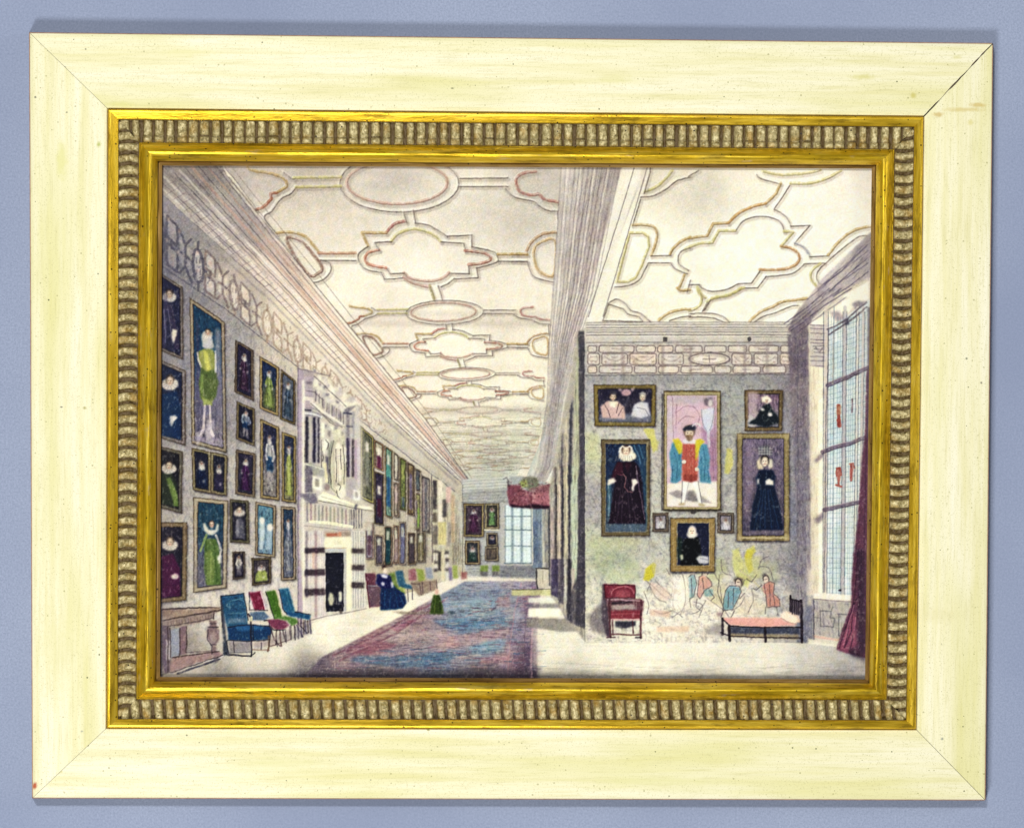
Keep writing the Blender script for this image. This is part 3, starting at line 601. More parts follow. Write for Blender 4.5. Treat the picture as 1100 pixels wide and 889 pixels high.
    framed(zr('U',52,258,188,484), 2.4, (92,76,88), 'lady', (92,50,84), frc=(140,124,88), s=.95)
    framed(zr('U',196,258,292,430), 2.2, (86,84,76), 'lady', (112,150,96), frc=(146,136,108), s=.95)
    framed(zr('U',210,458,280,545), 1.6, (66,64,80), 'bust', (60,60,84), frc=(150,140,116), s=.9)
    framed(zr('U',62,512,162,672), 2.4, (76,80,84), 'bust', (56,84,76), frc=(140,126,98), s=.9)
    framed(zr('U',198,552,286,648), 1.8, (128,116,100), frc=(150,138,118), bg2=(110,100,96))
    line(z('U','45,130 45,760'), (110,108,112), .9, .6); line(z('U','40,248 350,248'), (120,118,122), .9, .6); line(z('U','195,438 300,436'), (232,226,200), 1.6, .8)
    for x in (165,245): poly(zr('U', x, 678, x+52, 720), (136,160,72), .9, 'mix', .6); poly(zr('U', x, 720, x+50, 752), (112,110,112), .8, 'mix', .6)
    poly(zr('U',300,675,545,760), (142,144,152), .9, 'mix', .6); tex(zr('U',300,675,545,760), 0, 5, 1, .3, 1, 33, (90,88,110), .5)
    # window
    poly(zr('U',300,255,520,680), (190,190,186), .95, 'mix', .5)
    poly(zr('U',335,270,515,665), (214,228,228), 1)
    for x in (383, 447): poly(zr('U', x-8, 270, x+8, 665), (132,150,162), .85, 'mix', .3)
    for x in (335, 512): line(z('U', f'{x},270 {x},665'), (150,160,164), 1.6, .8)
    for y in (345, 438, 548, 664): line(z('U', f'330,{y} 518,{y}'), (116,134,146), 1.5, .8)
    for x in (359, 415, 480): line(z('U', f'{x},275 {x},660'), (186,202,206), .7, .6)
    for y in range(290, 660, 26): line(z('U', f'337,{y} 512,{y}'), (190,204,206), .6, .5)
    poly(zr('U',520,285,600,700), (140,156,172), .9, 'mix', .6); poly(zr('U',528,380,560,660), (104,124,152), .7, 'mix', 1); poly(zr('U',588,290,602,700), (222,218,196), .9, 'mix', .4); poly(zr('U',604,290,628,700), (172,168,160), .9, 'mix', .4)
    line(z('U','520,300 520,675'), (216,216,204), 1.2, .8)
    tex(zr('U',520,285,640,700), 1.57, 10, 1.2, .35, .5, 34, (84,88,110), .5)
    # hanging canopy
    poly(z('U','350,130 440,130 450,160 520,180 570,140 680,120 688,230 670,285 510,285 365,275 350,200'), (150,88,104), .95, 'mix', .6)
    poly(z('U','515,190 670,180 680,270 520,260'), (196,128,138), .8, 'mix', 1); poly(z('U','440,185 500,185 505,235 450,240'), (176,112,124), .7, 'mix', 1)
    poly(z('U','365,262 440,275 540,262 640,275 670,280 660,292 510,292 380,285'), (56,30,52), .9, 'mix', .5)
    poly(z('U','350,100 362,100 368,140 352,150'), (90,80,90), .8, 'mix', .4); line(z('U','320,90 345,80 356,100'), (100,96,100), 1, .7)
    poly(z('U','430,130 450,90 500,70 550,80 565,130 540,170 500,170 470,150'), (132,132,112), .85, 'mix', .6); poly(z('U','430,110 480,95 490,140 450,145'), (176,184,104), .8, 'mix', .7)
    poly(z('U','490,160 600,130 680,150 670,180 520,190'), (168,124,128), .7, 'mix', .7)
    for _ in range(170):
        p = z('U', f'{rnd.uniform(355,675)},{rnd.uniform(110,265)}')[0]; line([p, (p[0]+rnd.uniform(-2,2), p[1]+rnd.uniform(-2,2))], rnd.choice([(96,48,66),(206,150,156),(120,70,84)]), .8, .5)
    for _ in range(30):
        p = z('U', f'{rnd.uniform(440,560)},{rnd.uniform(75,170)}')[0]; line([p, (p[0]+rnd.uniform(-2,2), p[1]+rnd.uniform(-2,2))], (90,86,80), .7, .5)
    line(z('U','512,180 512,285'), (120,60,80), 1, .6)

def pillars():
    # row of bays seen edge on, left of the near wall
    base = 690
    poly([(590,525),(600,470),(607,430),(622,356),(628,352),(629,690),(592,640)], (188,182,170), 1, 'mix', .4)
    # x in U zone at y ; strips
    S = [(630,643,290,820,(66,66,76)),(643,668,285,800,(206,190,184)),(668,678,10,810,(150,140,140)),(678,690,10,815,(66,60,68)),(690,716,0,830,(222,206,186)),(716,736,0,889,(72,70,82)),(736,764,0,860,(220,212,182)),(764,782,0,889,(66,66,80)),(782,832,0,800,(200,210,188)),(832,872,0,889,(92,90,100))]
    for x0, x1, y0, y1, c in S:
        poly(zr('U', x0, y0, x1, y1), c, .92, 'mix', .4)
    poly([(621,356),(629,356),(629.5,674),(618,668),(622,560)], (98,95,104), .95, 'mix', .7)
    poly([(617,425),(621,360),(622,510),(616,520)], (196,198,170), .9, 'mix', .4); poly([(612,440),(615.5,425),(614,520),(610,520)], (84,84,98), .85, 'mix', .4); poly([(606,460),(611,440),(609,520),(605,520)], (216,206,180), .8, 'mix', .4)
    poly([(603,470),(606,460),(604,520),(601,520)], (120,116,124), .7, 'mix', .4); poly([(598,485),(602,470),(600,520),(597,520)], (200,196,180), .7, 'mix', .4)
    # dark lower parts
    for x0, x1, y0, y1, c in ((592,600,600,642,(84,76,108)),(600,606,600,650,(104,98,112)),(606,609,600,655,(210,206,196)),(609,614,600,668,(70,66,80)),(614,617.5,610,640,(206,190,180))):
        poly([(x0,y0),(x1,y0),(x1,y1),(x0,y1-4)], c, .85, 'mix', .6)
    poly([(609,650),(616,628),(629,600),(629,676),(612,668)], (88,84,96), .7, 'mix', 1.2)
    tex([(592,520),(629,360),(630,690),(592,640)], 1.57, 14, 1.0, .3, .6, 41, (60,56,70), .5)
    poly(zr('U',546,700,632,835), (206,198,182), .95, 'mix', .4); line(z('U','546,700 632,700'), (70,64,60), 1.4, .8); line(z('U','546,700 552,835'), (60,58,64), 1.6, .8); line(z('U','590,720 590,800'), (140,130,120), .8, .6)
# ---------------------------------------------------------------- near right wall
def wall_right():
    W0 = [(628,352),(866,350),(866,690),(629,690)]
    poly(W0, ctrl=[(640,370,(204,200,192)),(760,370,(200,194,186)),(850,370,(176,170,170)),(636,400,(184,182,180)),(700,405,(182,180,178)),(820,400,(172,170,170)),(860,410,(146,138,148)),
        (640,440,(186,184,180)),(636,480,(206,208,180)),(650,465,(200,198,190)),(710,470,(198,194,186)),(782,420,(178,180,176)),(782,480,(184,184,174)),(858,470,(156,152,160)),(860,560,(136,136,152)),
        (636,540,(182,178,178)),(640,590,(200,204,180)),(660,600,(190,196,172)),(680,590,(194,194,182)),(650,640,(206,204,188)),(700,610,(200,200,190)),(700,660,(232,224,206)),(735,640,(236,228,212)),(760,660,(232,224,208)),
        (785,560,(192,190,182)),(800,600,(206,204,188)),(780,600,(186,186,180)),(830,600,(186,182,178)),(850,610,(140,140,152)),(800,650,(230,224,208)),(840,640,(198,192,186)),(860,640,(150,148,160)),(700,680,(238,232,214)),(640,680,(220,214,200))], sp=150)
    tex(W0, 1.2, 4, 2.2, .30, 1, 11, (110,108,122), .5); tex(W0, .1, 5, 1.6, .22, 1, 12, (120,116,120), .52)
    tex(rect(629,595,700,680), .3, 5, 4, .35, 4, 13, (240,234,214), .45); tex(rect(690,610,850,690), .3, 7, 3, .4, 4, 14, (242,236,220), .4)
    # cornice
    poly([(628,346),(862,346),(862,352),(868,368),(628,368)], (208,202,192), .95, 'mix', .5)
    for i, (y, a, w) in enumerate(((346.5,.5,.9),(349,.5,.8),(352,.6,.9),(354.5,.4,.8),(357,.6,.9),(360,.6,1.0),(368,.5,1.0))):
        line([(630,y),(700,y-.5),(852 if y < 356 else 846,y-.5)], (110,100,104), w, a, .2, .25)
        poly([(630,y+1),(850,y+1),(850,y+1.9),(630,y+1.9)], (236,230,218), .5)
    line(sm([(846,360),(853,362),(857,369)]), INK, 1, .7)
    poly(ell(805,364.5,2.2,2.4), (90,84,90), .8); line([(806,362),(852,362)], (130,124,126), 1, .6)
    poly(rect(712.5,362,717,367), (96,90,94), .8); line([(717,366),(745,365)], (150,144,144), .8, .6)
    # frieze strapwork
    poly([(630,370),(852,370),(852,402),(630,402)], ctrl=[(640,385,(206,200,192)),(700,385,(214,202,190)),(770,385,(208,200,190)),(845,385,(178,170,172))], a=.85, soft=.8)
    def bl(s, w=2.3, a=.72, c=(152,140,138)): P_ = z(*s); line(P_, c, w, a, .25, .25); line([(x, y+1.1) for x, y in P_], (104,94,100), .75, .6, .2, .4)
    rr_ = random.Random(4)
    for (y0, y1, ws) in ((371.2,378.4,(12,40,23,19,31,26,22,34,18)),(379.6,391.6,(15,30,31,29,0,24,28,22,18)),(393,400.6,(12,38,26,24,36,20,32,27,16))):
        x = 631.5
        for w_ in ws:
            if w_ == 0: x = 786; continue
            if y0 > 379 and y0 < 380 and 738 < x < 786: x = 786
            x1 = min(x+w_-2.4, 850)
            if y0 > 379 and y0 < 380 and x < 740 < x1: x1 = 738
            if x1-x < 5: x += w_; continue
            P_ = [(x+1.5,y0),(x1-1.5,y0),(x1,y0+1.5),(x1,y1-1.5),(x1-1.5,y1),(x+1.5,y1),(x,y1-1.5),(x,y0+1.5)]
            poly(P_, rr_.choice([(226,216,202),(218,210,200),(230,214,198)]), .8, 'mix', .3); line(P_, (134,122,122), 1.3, .75, .2, .2, True)
            if y0 == 379.6:
                m_ = (x+x1)/2
                line(sm([(x+3,y0+3),(m_-4,y1-4.5),(m_+4,y1-4.5),(x1-3,y0+3)]), (160,146,140), 1.2, .5); line([(m_-3,y0+3.5),(m_+3,y0+3.5)], (160,146,140), 1.2, .5); poly(ell(x+4,y1-3,1.3,1.3,8), (176,150,142), .5); poly(ell(x1-4,y1-3,1.3,1.3,8), (176,150,142), .5)
            elif w_ > 28: line([((x+x1)/2-5,(y0+y1)/2),((x+x1)/2+5,(y0+y1)/2)], (160,146,142), 1.3, .6)
            x += w_
    O_ = ell(762, 385.6, 22, 6.4, 20); poly(O_, (230,220,206), .9, 'mix', .3); line(O_, (128,116,118), 1.8, .8, .2, .2, True); line(ell(762, 385.6, 18, 4.2, 20), (160,148,144), .8, .6, .2, .2, True)
    line([(755,385.6),(769,385.6)], (134,122,122), 1.2, .7); line([(762,382),(762,389)], (134,122,122), 1.2, .7)
    for x in (669, 712, 742, 800, 824): poly(rect(x-1.6, 370.5, x+1.6, 401.5), (166,154,152), .6, 'mix', .5)
    tex([(629,368),(866,366),(866,405),(629,405)], .05, 6, 2, .22, 1, 17, (140,116,112), .5)
    line([(629,403),(866,402)], INK, 1.0, .5)
    poly([(629,404),(866,403),(866,412),(629,412)], (150,150,154), .3, 'mix', 2)
    # right dark return
    poly([(846,362),(870,340),(874,350),(872,640),(868,690),(856,690),(856,560)], ctrl=[(862,380,(126,114,128)),(866,430,(150,138,146)),(862,500,(140,134,146)),(866,560,(150,144,154)),(864,640,(170,164,168)),(870,680,(120,122,140))], a=.8, soft=1)
    tex([(852,362),(872,350),(872,660),(856,690)], 1.5, 8, 1.6, .4, 1, 19, (96,84,110), .5)
    line([(857,370),(857,600)], (96,92,110), .8, .5)
    # stains of the painted frieze seen on the plaster
    for s, c, a in (('815,60 880,60 905,170 880,210 850,120',(232,224,90),.8),('880,120 915,140 905,200 880,190',(214,208,110),.6)):
        poly(z('K', s), c, a, 'mix', .8, rough=.3)
    poly(z('L','225,170 255,180 260,270 235,325 212,320 215,250'), (224,214,100), .8, 'mix', 1, rough=.3)
    poly(z('O','830,120 880,80 895,90 885,165 850,195 818,190'), (236,222,30), .9, 'mix', .6)
    poly(z('P','345,0 385,0 370,60 380,120 355,145 335,90 330,40'), (240,220,40), .9, 'mix', .6); poly(z('P','255,0 300,10 330,110 360,170 350,230 300,190 265,120'), (224,220,130), .7, 'mix', 1, rough=.3)
    poly(z('L','270,770 300,760 290,808 270,808'), (220,214,110), .5, 'mix', 1); poly(z('L','345,770 385,745 395,780 370,808 345,808'), (232,222,80), .7, 'mix', .8)
    poly(z('K','470,80 540,90 540,260 465,260'), (206,208,150), .45, 'mix', 2, rough=.4); poly(z('K','480,720 800,740 780,811 480,811'), (196,200,150), .4, 'mix', 2, rough=.4)
    poly(z('O','480,0 640,10 640,200 540,150'), (176,188,150), .45, 'mix', 3, rough=.4); poly(z('O','640,0 800,60 700,180'), (170,184,160), .4, 'mix', 3, rough=.4)
    for s, c, a in (('20,10 120,60 200,40 240,120 180,200 60,180','206,208,150',.5),('250,60 420,40 430,160 300,220','212,214,130',.55),('100,220 220,200 230,330 120,340','216,206,160',.5),('380,60 520,80 530,180 430,190','190,192,150',.45),('300,300 460,320 440,390 280,380','222,206,176',.5)):
        poly(z('P', s), tuple(int(v) for v in c.split(',')), a, 'mix', 2, rough=.4)
    for s, c, a in (('700,60 800,80 790,200 700,190','196,202,160',.5),('600,120 720,140 700,220 600,200','206,210,170',.45),('850,40 960,60 980,160 880,150','206,204,176',.5)):
        poly(z('O', s), tuple(int(v) for v in c.split(',')), a, 'mix', 2, rough=.4)
    # sketchy drawn figures low on the wall
    SKN = (236,206,186)
    poly(z('P','0,160 30,140 45,200 30,280 5,290'), (132,172,182), .65, 'mix', .8, rough=.5); poly(z('P','60,160 95,150 130,190 135,215 95,240 65,290 50,270'), (222,150,134), .65, 'mix', .8, rough=.5); poly(z('P','85,235 140,230 145,270 95,280'), (126,172,182), .65, 'mix', .8, rough=.5)
    poly(z('P','215,245 240,215 295,215 310,250 290,290 260,350 200,360 205,300'), (120,166,182), .8, 'mix', .8, rough=.5); poly(ell(*z('P','292,195')[0], 4.3, 5), (222,206,190), .9, 'mix', .4); poly(z('P','262,180 285,160 320,170 322,210 305,220 300,185 275,195'), (104,96,90), .8, 'mix', .5)
    poly(z('P','445,200 480,185 505,200 500,260 535,290 540,335 460,340 455,270 430,235'), (216,142,126), .8, 'mix', .8, rough=.5); poly(ell(*z('P','455,175')[0], 2.8, 4), (232,214,196), .9, 'mix', .4); poly(z('P','430,155 450,140 475,165 465,180 445,160'), (90,82,90), .8, 'mix', .4)
    line(z('P','300,125 360,165 420,225 440,235'), (206,196,160), 2.2, .7); line(z('P','310,250 340,300 365,330 350,380 300,390'), (206,190,176), 1.4, .7); line(z('P','100,290 150,330 205,365'), (232,222,206), 3, .8); line(z('P','105,285 160,325 210,360'), (130,120,124), .8, .6); poly(z('P','160,375 200,365 205,390 170,395'), (176,150,150), .7, 'mix', .6)
    line(z('P','430,230 470,350 380,380'), (196,186,170), 1.4, .5); line(z('P','560,180 575,210 550,260 545,300'), (206,206,206), 1.4, .7); line(z('P','540,280 600,265'), (206,206,206), 1.2, .6)
    for s in ('240,400 200,330 180,200 150,140','370,230 380,300 350,370','250,360 300,330 330,280','330,180 300,240','410,120 430,60 470,40','420,100 470,110 500,180','250,150 200,130 190,60','30,310 80,330 60,400','100,300 60,360 20,380'):
        line(sm(z('P', s)), (124,116,118), 1.0, .65)
    for s in ('830,190 880,230 930,280 960,300','900,200 950,250 1000,290','1000,100 1060,160 1080,300 1050,400','960,120 1000,200 990,300','860,230 900,300 960,330','880,380 940,400 1000,380 1060,420','1000,420 1050,380','820,260 850,340 840,400','1020,200 1000,340 1030,400','860,210 840,260'):
        line(sm(z('O', s)), (130,120,118), 1.0, .65)
    poly(z('O','860,200 960,240 990,300 940,320 870,260'), (232,206,190), .6, 'mix', 1); poly(z('O','850,370 990,385 980,420 860,410'), (222,186,166), .6, 'mix', 1.2); poly(z('O','900,480 1100,475 1100,510 900,512'), (228,194,170), .6, 'mix', 1.2)
    poly(z('O','980,160 1060,180 1090,260 1060,380 1010,400 990,280'), (242,234,218), .7, 'mix', 1.5)
    for _ in range(90):
        x, y = rnd.uniform(690,850), rnd.uniform(605,675)
        line(sm([(x,y),(x+rnd.uniform(-5,5),y+rnd.uniform(-5,5)),(x+rnd.uniform(-9,9),y+rnd.uniform(-6,8))]), rnd.choice([(170,160,156),(150,144,146),(206,186,166)]), .7, .4)
    for s in ('215,245 240,215 295,215 310,250 290,290 260,350 200,360 205,300 215,245','445,200 480,185 505,200 500,260 535,290 540,335 460,340 455,270 445,200','60,160 95,150 130,190 135,215 95,240 65,290 50,270 60,160','0,160 30,140 45,200 30,280 5,290','235,250 230,340','265,230 260,330','475,210 480,330','500,270 510,335','80,170 90,230','15,170 20,280','270,360 240,420 300,400','205,360 190,400','300,290 330,260','455,340 450,380','520,335 525,380','430,210 400,240 380,230','120,240 150,280 130,300','50,290 40,340 70,360','5,290 10,340','340,170 370,190 400,150','180,150 170,250 190,310'):
        line(z('P', s), (96,86,92), .9, .7)
    for p in ('292,193','455,174','95,140','25,130'):
        c = z('P', p)[0]; poly(ell(c[0], c[1], 3.0, 3.6), (228,210,190), .9, 'mix', .3); line(ell(c[0], c[1], 3.2, 3.8, 12, 2.8, 6.6), (90,78,76), 1.3, .8); line([(c[0]-1, c[1]), (c[0]-.4, c[1])], (80,60,60), .7, .8); line([(c[0]+.6, c[1]), (c[0]+1.2, c[1])], (80,60,60), .7, .8)
    # leafy scribbles
    for _ in range(220):
        x, y = rnd.uniform(632,862), rnd.uniform(405,610)
        line(sm([(x,y),(x+rnd.uniform(-3,3),y+rnd.uniform(-3,3)),(x+rnd.uniform(-5,5),y+rnd.uniform(-4,4))]), rnd.choice([(112,110,118),(206,204,194),(128,124,130)]), .7, .33)

def right_pictures():
    OL = (140,122,66)
    # couple
    framed(z('G','508,598 895,598 895,870 508,870')[:2]+z('K','890,45 515,42'), 4.6, (78,74,94), frc=OL)
    q = z('G','548,618 868,618')+z('K','868,0 548,0')
    poly(z('G','548,620 868,620 868,680 548,690'), (54,48,74), .8, 'mix', 2); poly(z('G','545,790 600,770 870,790')+z('K','868,20 545,20'), (142,146,158), .8, 'mix', 1.5)
    poly(z('G','550,730 590,700 660,700 700,740 705,811 560,800'), (222,190,180), .92, 'mix', .6); poly(z('G','600,700 660,700 640,740 610,730'), (230,222,200), .9, 'mix', .4); head(*z('G','628,672')[0], 4.2, 0); poly(z('G','600,650 615,635 645,635 655,655 628,660'), (84,80,92), .9, 'mix', .4)
    for s in ('575,720 600,760 610,800','665,710 650,770','690,740 660,790'): line(z('G', s), (110,90,96), 1.1, .7)
    poly(z('G','740,790 760,720 800,700 845,710 862,790 800,805'), (214,214,218), .92, 'mix', .6); head(*z('G','812,676')[0], 4.0, 0, (232,220,200), (110,90,80)); poly(z('G','795,650 812,638 832,652 830,690 822,660 800,660 796,690'), (190,190,196), .8, 'mix', .4); line(z('G','780,740 830,750 850,790'), (120,120,136), 1, .6)
    poly(ell(*z('G','710,645')[0], 5, 3.6), (206,170,176), .9, 'mix', .6); poly(z('G','660,615 685,625 680,640 662,632'), (214,190,196), .8, 'mix', .4); poly(z('G','740,620 760,618 758,635 742,638'), (214,190,196), .8, 'mix', .4)
    # lady in brown black
    framed(z('K','556,128 858,128 855,725 556,725'), 4.4, (40,62,100), frc=(118,106,78), bg2=(72,90,110))
    line(z('K','580,150 840,150 835,700 580,700'), (196,188,160), .8, .7, .1, .2, True)
    poly(z('K','740,160 835,160 840,700 815,640 800,300 770,240'), (54,88,118), .8, 'mix', 1); line(z('K','760,165 790,230 800,280'), (110,150,180), 1.6, .6); line(z('K','790,160 815,240'), (96,140,172), 1.4, .6)
    poly(z('K','590,420 612,380 620,600 600,640'), (90,140,160), .6, 'mix', 1)
    poly(z('K','655,265 760,262 790,300 812,400 830,650 600,650 625,480 640,400 605,400 625,330'), (46,28,52), .97, 'mix', .5); poly(z('K','655,265 690,270 690,340 650,340 640,370 620,360'), (92,40,64), .7, 'mix', .8); poly(z('K','700,270 740,270 720,340'), (80,36,58), .7, 'mix', .8)
    for x in (650,680,735,770): line(z('K', f'{700+(x-700)*.4},400 {x},640'), (92,76,96), .8, .6)
    line(z('K','690,340 710,360 700,420 720,450 750,455'), (190,140,140), .9, .7); line(z('K','770,290 800,480 825,620'), (176,160,176), .9, .6); line(z('K','690,350 655,340'), (170,90,110), .9, .6)
    poly(z('K','665,180 690,165 735,165 752,200 770,220 772,245 735,262 690,262 665,240'), (234,226,208), .97, 'mix', .5); head(*z('K','708,198')[0], 5.0, 0, (238,216,192), (84,64,62)); line(sm(z('K','668,200 685,168 708,180 735,168 752,200')), (236,230,220), 1.4, .9); [line(z('K', f'{690+(i-3)*13},228 {690+(i-3)*15},258'), (150,140,136), .8, .6) for i in range(8)]
    poly(z('K','600,375 630,365 650,385 625,400 598,412 590,400'), (232,224,212), .95, 'mix', .3); poly(z('K','745,370 775,375 785,395 765,410 755,450 742,440 748,400'), (232,226,214), .95, 'mix', .3); line(z('K','600,410 606,500 600,600'), (170,180,186), .9, .6)
    poly(z('K','580,655 835,655 835,700 580,700'), (104,122,140), .7, 'mix', .8)
    # central picture: a man in a short blue coat over a red tunic
    q = z('V','130,110 465,110 468,820 128,820')
    poly([(x+2, y+2.5) for x, y in q], (80,76,84), .5, 'mix', 1.5)
    poly(q, (160,144,104)); line(q, (84,74,60), 1.3, .8, .2, .3, True); line(z('V','120,130 118,820'), (84,78,84), 2, .7)
    qi = z('V','148,138 443,138 445,800 148,800'); poly(qi, (214,186,196)); line(z('V','138,125 455,125 456,810 138,810'), (206,196,150), 1.2, .7, .1, .3, True)
    line(z('V','128,822 470,822'), (80,72,60), 2.4, .7); poly(ell(*z('V','305,832')[0], 3.5, 2), (90,84,80), .8)
    poly(z('V','148,138 443,138 443,180 148,190'), (190,182,186), .7, 'mix', 2); poly(z('V','345,330 443,330 445,660 400,640 395,470'), (164,130,160), .75, 'mix', 2); poly(z('V','148,180 190,180 190,600 148,660'), (206,196,200), .7, 'mix', 1.5); poly(z('V','400,170 443,170 443,400 380,350'), (190,168,184), .6, 'mix', 2)
    for s in ('180,150 185,400','205,190 200,330','430,150 440,640','420,420 425,640','300,200 340,250 330,320','200,240 260,200 320,210','215,300 260,260 310,270'): line(sm(z('V', s)), (150,116,130), .9, .5)
    poly(z('V','148,660 445,650 445,800 148,800'), (228,222,208), .95, 'mix', 1); poly(z('V','155,720 200,745 330,770 420,780 300,700 260,720 210,700'), (140,132,138), .6, 'mix', 1); poly(z('V','230,730 290,700 340,775 250,765'), (130,124,132), .5, 'mix', .8)
    poly(z('V','350,220 430,210 420,330 395,360 370,340'), (206,210,222), .9, 'mix', .6); line(sm(z('V','352,220 360,300 390,350 415,310 428,215')), (140,140,156), 1, .6); poly(z('V','365,155 415,150 425,190 400,205 370,190'), (120,110,120), .8, 'mix', .6); poly(ell(*z('V','405,182')[0], 2.6, 4), (222,212,206), .9, 'mix', .3)
    line(z('V','392,350 398,440'), (216,216,220), 3, .7)
    # figure, standing with one hand on the hip
    BL = (92,158,186)
    poly(z('V','178,420 215,405 240,470 240,530 232,640 205,660 168,655 175,590 162,490'), BL, .95, 'mix', .5); poly(z('V','345,420 385,430 402,500 398,590 412,662 345,655 335,560 338,470'), BL, .95, 'mix', .5)
    for s in ('190,480 210,540 205,640','220,470 225,540','180,560 180,640','365,450 375,540 370,640','390,560 395,640','350,500 350,640'): line(z('V', s), (52,104,142), .9, .6)
    poly(z('V','240,420 325,420 330,520 328,640 300,650 240,645 235,520'), (222,100,78), .97, 'mix', .4); poly(z('V','245,610 330,610 325,655 250,652'), (176,76,64), .7, 'mix', .8)
    for s in ('265,430 262,640','290,430 292,640','312,430 312,640','240,500 328,505'): line(z('V', s), (176,60,56), .7, .5)
    poly(z('V','180,400 215,392 238,425 240,470 220,490 200,450'), (240,218,30), .97, 'mix', .4); poly(z('V','312,405 345,395 372,410 345,440 330,500 318,530 315,450'), (240,218,30), .97, 'mix', .4)
    poly(z('V','240,405 262,392 300,392 320,405 318,425 245,425'), (224,218,214), .95, 'mix', .4); head(*z('V','280,362')[0], 6.6, 0, (228,208,188), (120,100,84)); poly(z('V','238,338 262,318 300,312 326,326 318,342 250,350'), (70,72,90), .97, 'mix', .3); poly(z('V','258,378 268,372 292,372 302,380 294,404 280,412 264,402'), (150,118,86), .85, 'mix', .4); line(sm(z('V','300,318 325,305 345,318')), (226,222,220), 1.6, .8); line(z('V','258,372 270,392 292,388'), (150,130,120), 1, .7)
    line(z('V','262,342 305,345'), (110,100,110), .8, .7)
    poly(z('V','200,505 240,520 258,530 250,545 210,535'), BL, .9, 'mix', .4); poly(ell(*z('V','248,532')[0], 2.4, 2), (230,212,196), .95); poly(z('V','340,540 385,520 360,570 325,575'), BL, .85, 'mix', .4); poly(ell(*z('V','326,576')[0], 2.2, 2), (230,212,196), .95)
    poly(z('V','240,650 276,650 266,720 252,780 232,780 238,720'), (238,234,226), .95, 'mix', .3); poly(z('V','300,650 334,648 344,720 356,780 336,782 320,720'), (238,234,226), .95, 'mix', .3)
    line(z('V','240,650 238,720 232,780'), (110,104,112), .9, .7); line(z('V','334,650 345,720 357,780'), (110,104,112), .9, .7); line(z('V','276,655 254,780'), (150,140,146), .8, .6); poly(z('V','220,780 254,778 254,792 216,794'), (190,170,130), .9, 'mix', .3); poly(z('V','336,780 372,786 372,798 336,794'), (190,170,130), .9, 'mix', .3)
    # nun-like sitter, upper right
    framed(z('H','330,600 555,600 553,811 330,811')[:2]+z('L','550,68 332,70'), 4, (146,120,140), frc=(118,100,70), bg2=(130,130,140))
    poly(z('H','348,608 410,608 400,811 348,811'), (196,176,180), .8, 'mix', 1.5); poly(z('H','348,780 360,740 400,780 400,811 348,811'), (200,198,196), .8, 'mix', 1)
    poly(z('H','440,690 475,678 495,720 530,760 535,811')+z('L','530,20 460,48 350,25')+z('H','355,790 400,760 420,720'), (36,48,60), .95, 'mix', .6); poly(z('H','430,640 460,630 490,655 480,672 455,668 430,672'), (236,226,212), .97, 'mix', .4); poly(z('H','420,700 440,705 450,718 430,722'), (232,226,220), .9, 'mix', .3); poly(ell(*z('H','478,742')[0], 2.6, 2.2), (232,224,218), .95, 'mix', .3)
    head(*z('H','460,660')[0], 3.2, 0, (226,206,186), (236,228,216))
    # lady in deep blue
    q = z('L','285,85 592,85 592,718 285,718'); poly([(x-2, y+2) for x, y in q], (90,86,94), .5, 'mix', 1.2)
    framed(q, 5.6, (132,120,140), frc=(154,138,98), bg2=(104,96,116)); line(z('L','295,700 585,700'), (216,204,170), 1.4, .7)
    for s in ('285,85 315,85 315,120 285,120','562,85 592,85 592,120 562,120','562,680 592,680 592,718 562,718','285,680 315,680 315,718 285,718'): poly(z('L', s), (186,170,128), .7, 'mix', .8)
    poly(z('L','330,130 385,130 380,400 340,600 330,640'), (150,134,154), .7, 'mix', 1.5)
    poly(z('L','415,300 495,300 515,340 505,400 530,480 560,655 360,655 375,520 405,400 395,350'), (26,44,78), .98, 'mix', .5)
    for x in (385,420,450,490,530): line(z('L', f'{455+(x-455)*.35},420 {x},645'), (46,80,122), 1.2, .6)
    poly(z('L','400,250 425,220 440,290 410,296 402,280'), (226,214,186), .9, 'mix', .5); poly(z('L','470,230 495,240 495,285 470,292'), (226,218,200), .9, 'mix', .5); head(*z('L','449,250')[0], 5.4, 0, (236,220,200), (56,48,54))
    poly(z('L','410,190 425,160 470,155 495,190 495,220 470,212 430,212'), (112,112,120), .8, 'mix', .5)
    for x in range(415,495,16): line(z('L', f'{x},165 {x},212'), (206,206,204), .7, .6)
    for y in (175,190,205): line(z('L', f'412,{y} 495,{y}'), (206,206,204), .7, .6)
    poly(z('L','452,365 475,352 500,365 500,390 455,388'), (232,224,214), .97, 'mix', .4); poly(z('L','402,355 415,350 415,380 405,388'), (230,222,214), .9, 'mix', .4)
    poly(z('L','318,660 562,660 562,680 318,680'), (130,122,136), .6, 'mix', .8)
    # small ones and the lady below
    for s in ('62,60 155,60 155,170 62,170','450,60 545,60 545,178 450,178'):
        q = z('X', s); framed(q, 2.8, (158,150,156), 'bust', (206,202,204), frc=(112,100,90), s=.9)
    q = z('X','168,90 435,90 432,410 168,410'); poly([(x-1, y+2) for x, y in q], (90,86,94), .5, 'mix', 1.2)
    framed(q, 7, (44,52,84), frc=(164,138,84)); qi = z('X','208,118 400,118 400,372 208,372'); poly(qi, (44,50,80)); line(qi, (206,190,150), 1, .7, .1, .2, True)
    poly(z('X','250,210 285,205 335,205 350,260 360,372 225,372 235,270'), (18,24,30), .95, 'mix', .8); poly(z('X','210,200 240,210 235,330 210,340'), (44,66,48), .8, 'mix', 1.5); head(*z('X','297,168')[0], 4.6, .85, (236,212,188), (232,226,220)); poly(z('X','272,190 322,186 320,202 278,206'), (230,226,222), .9, 'mix', .3)
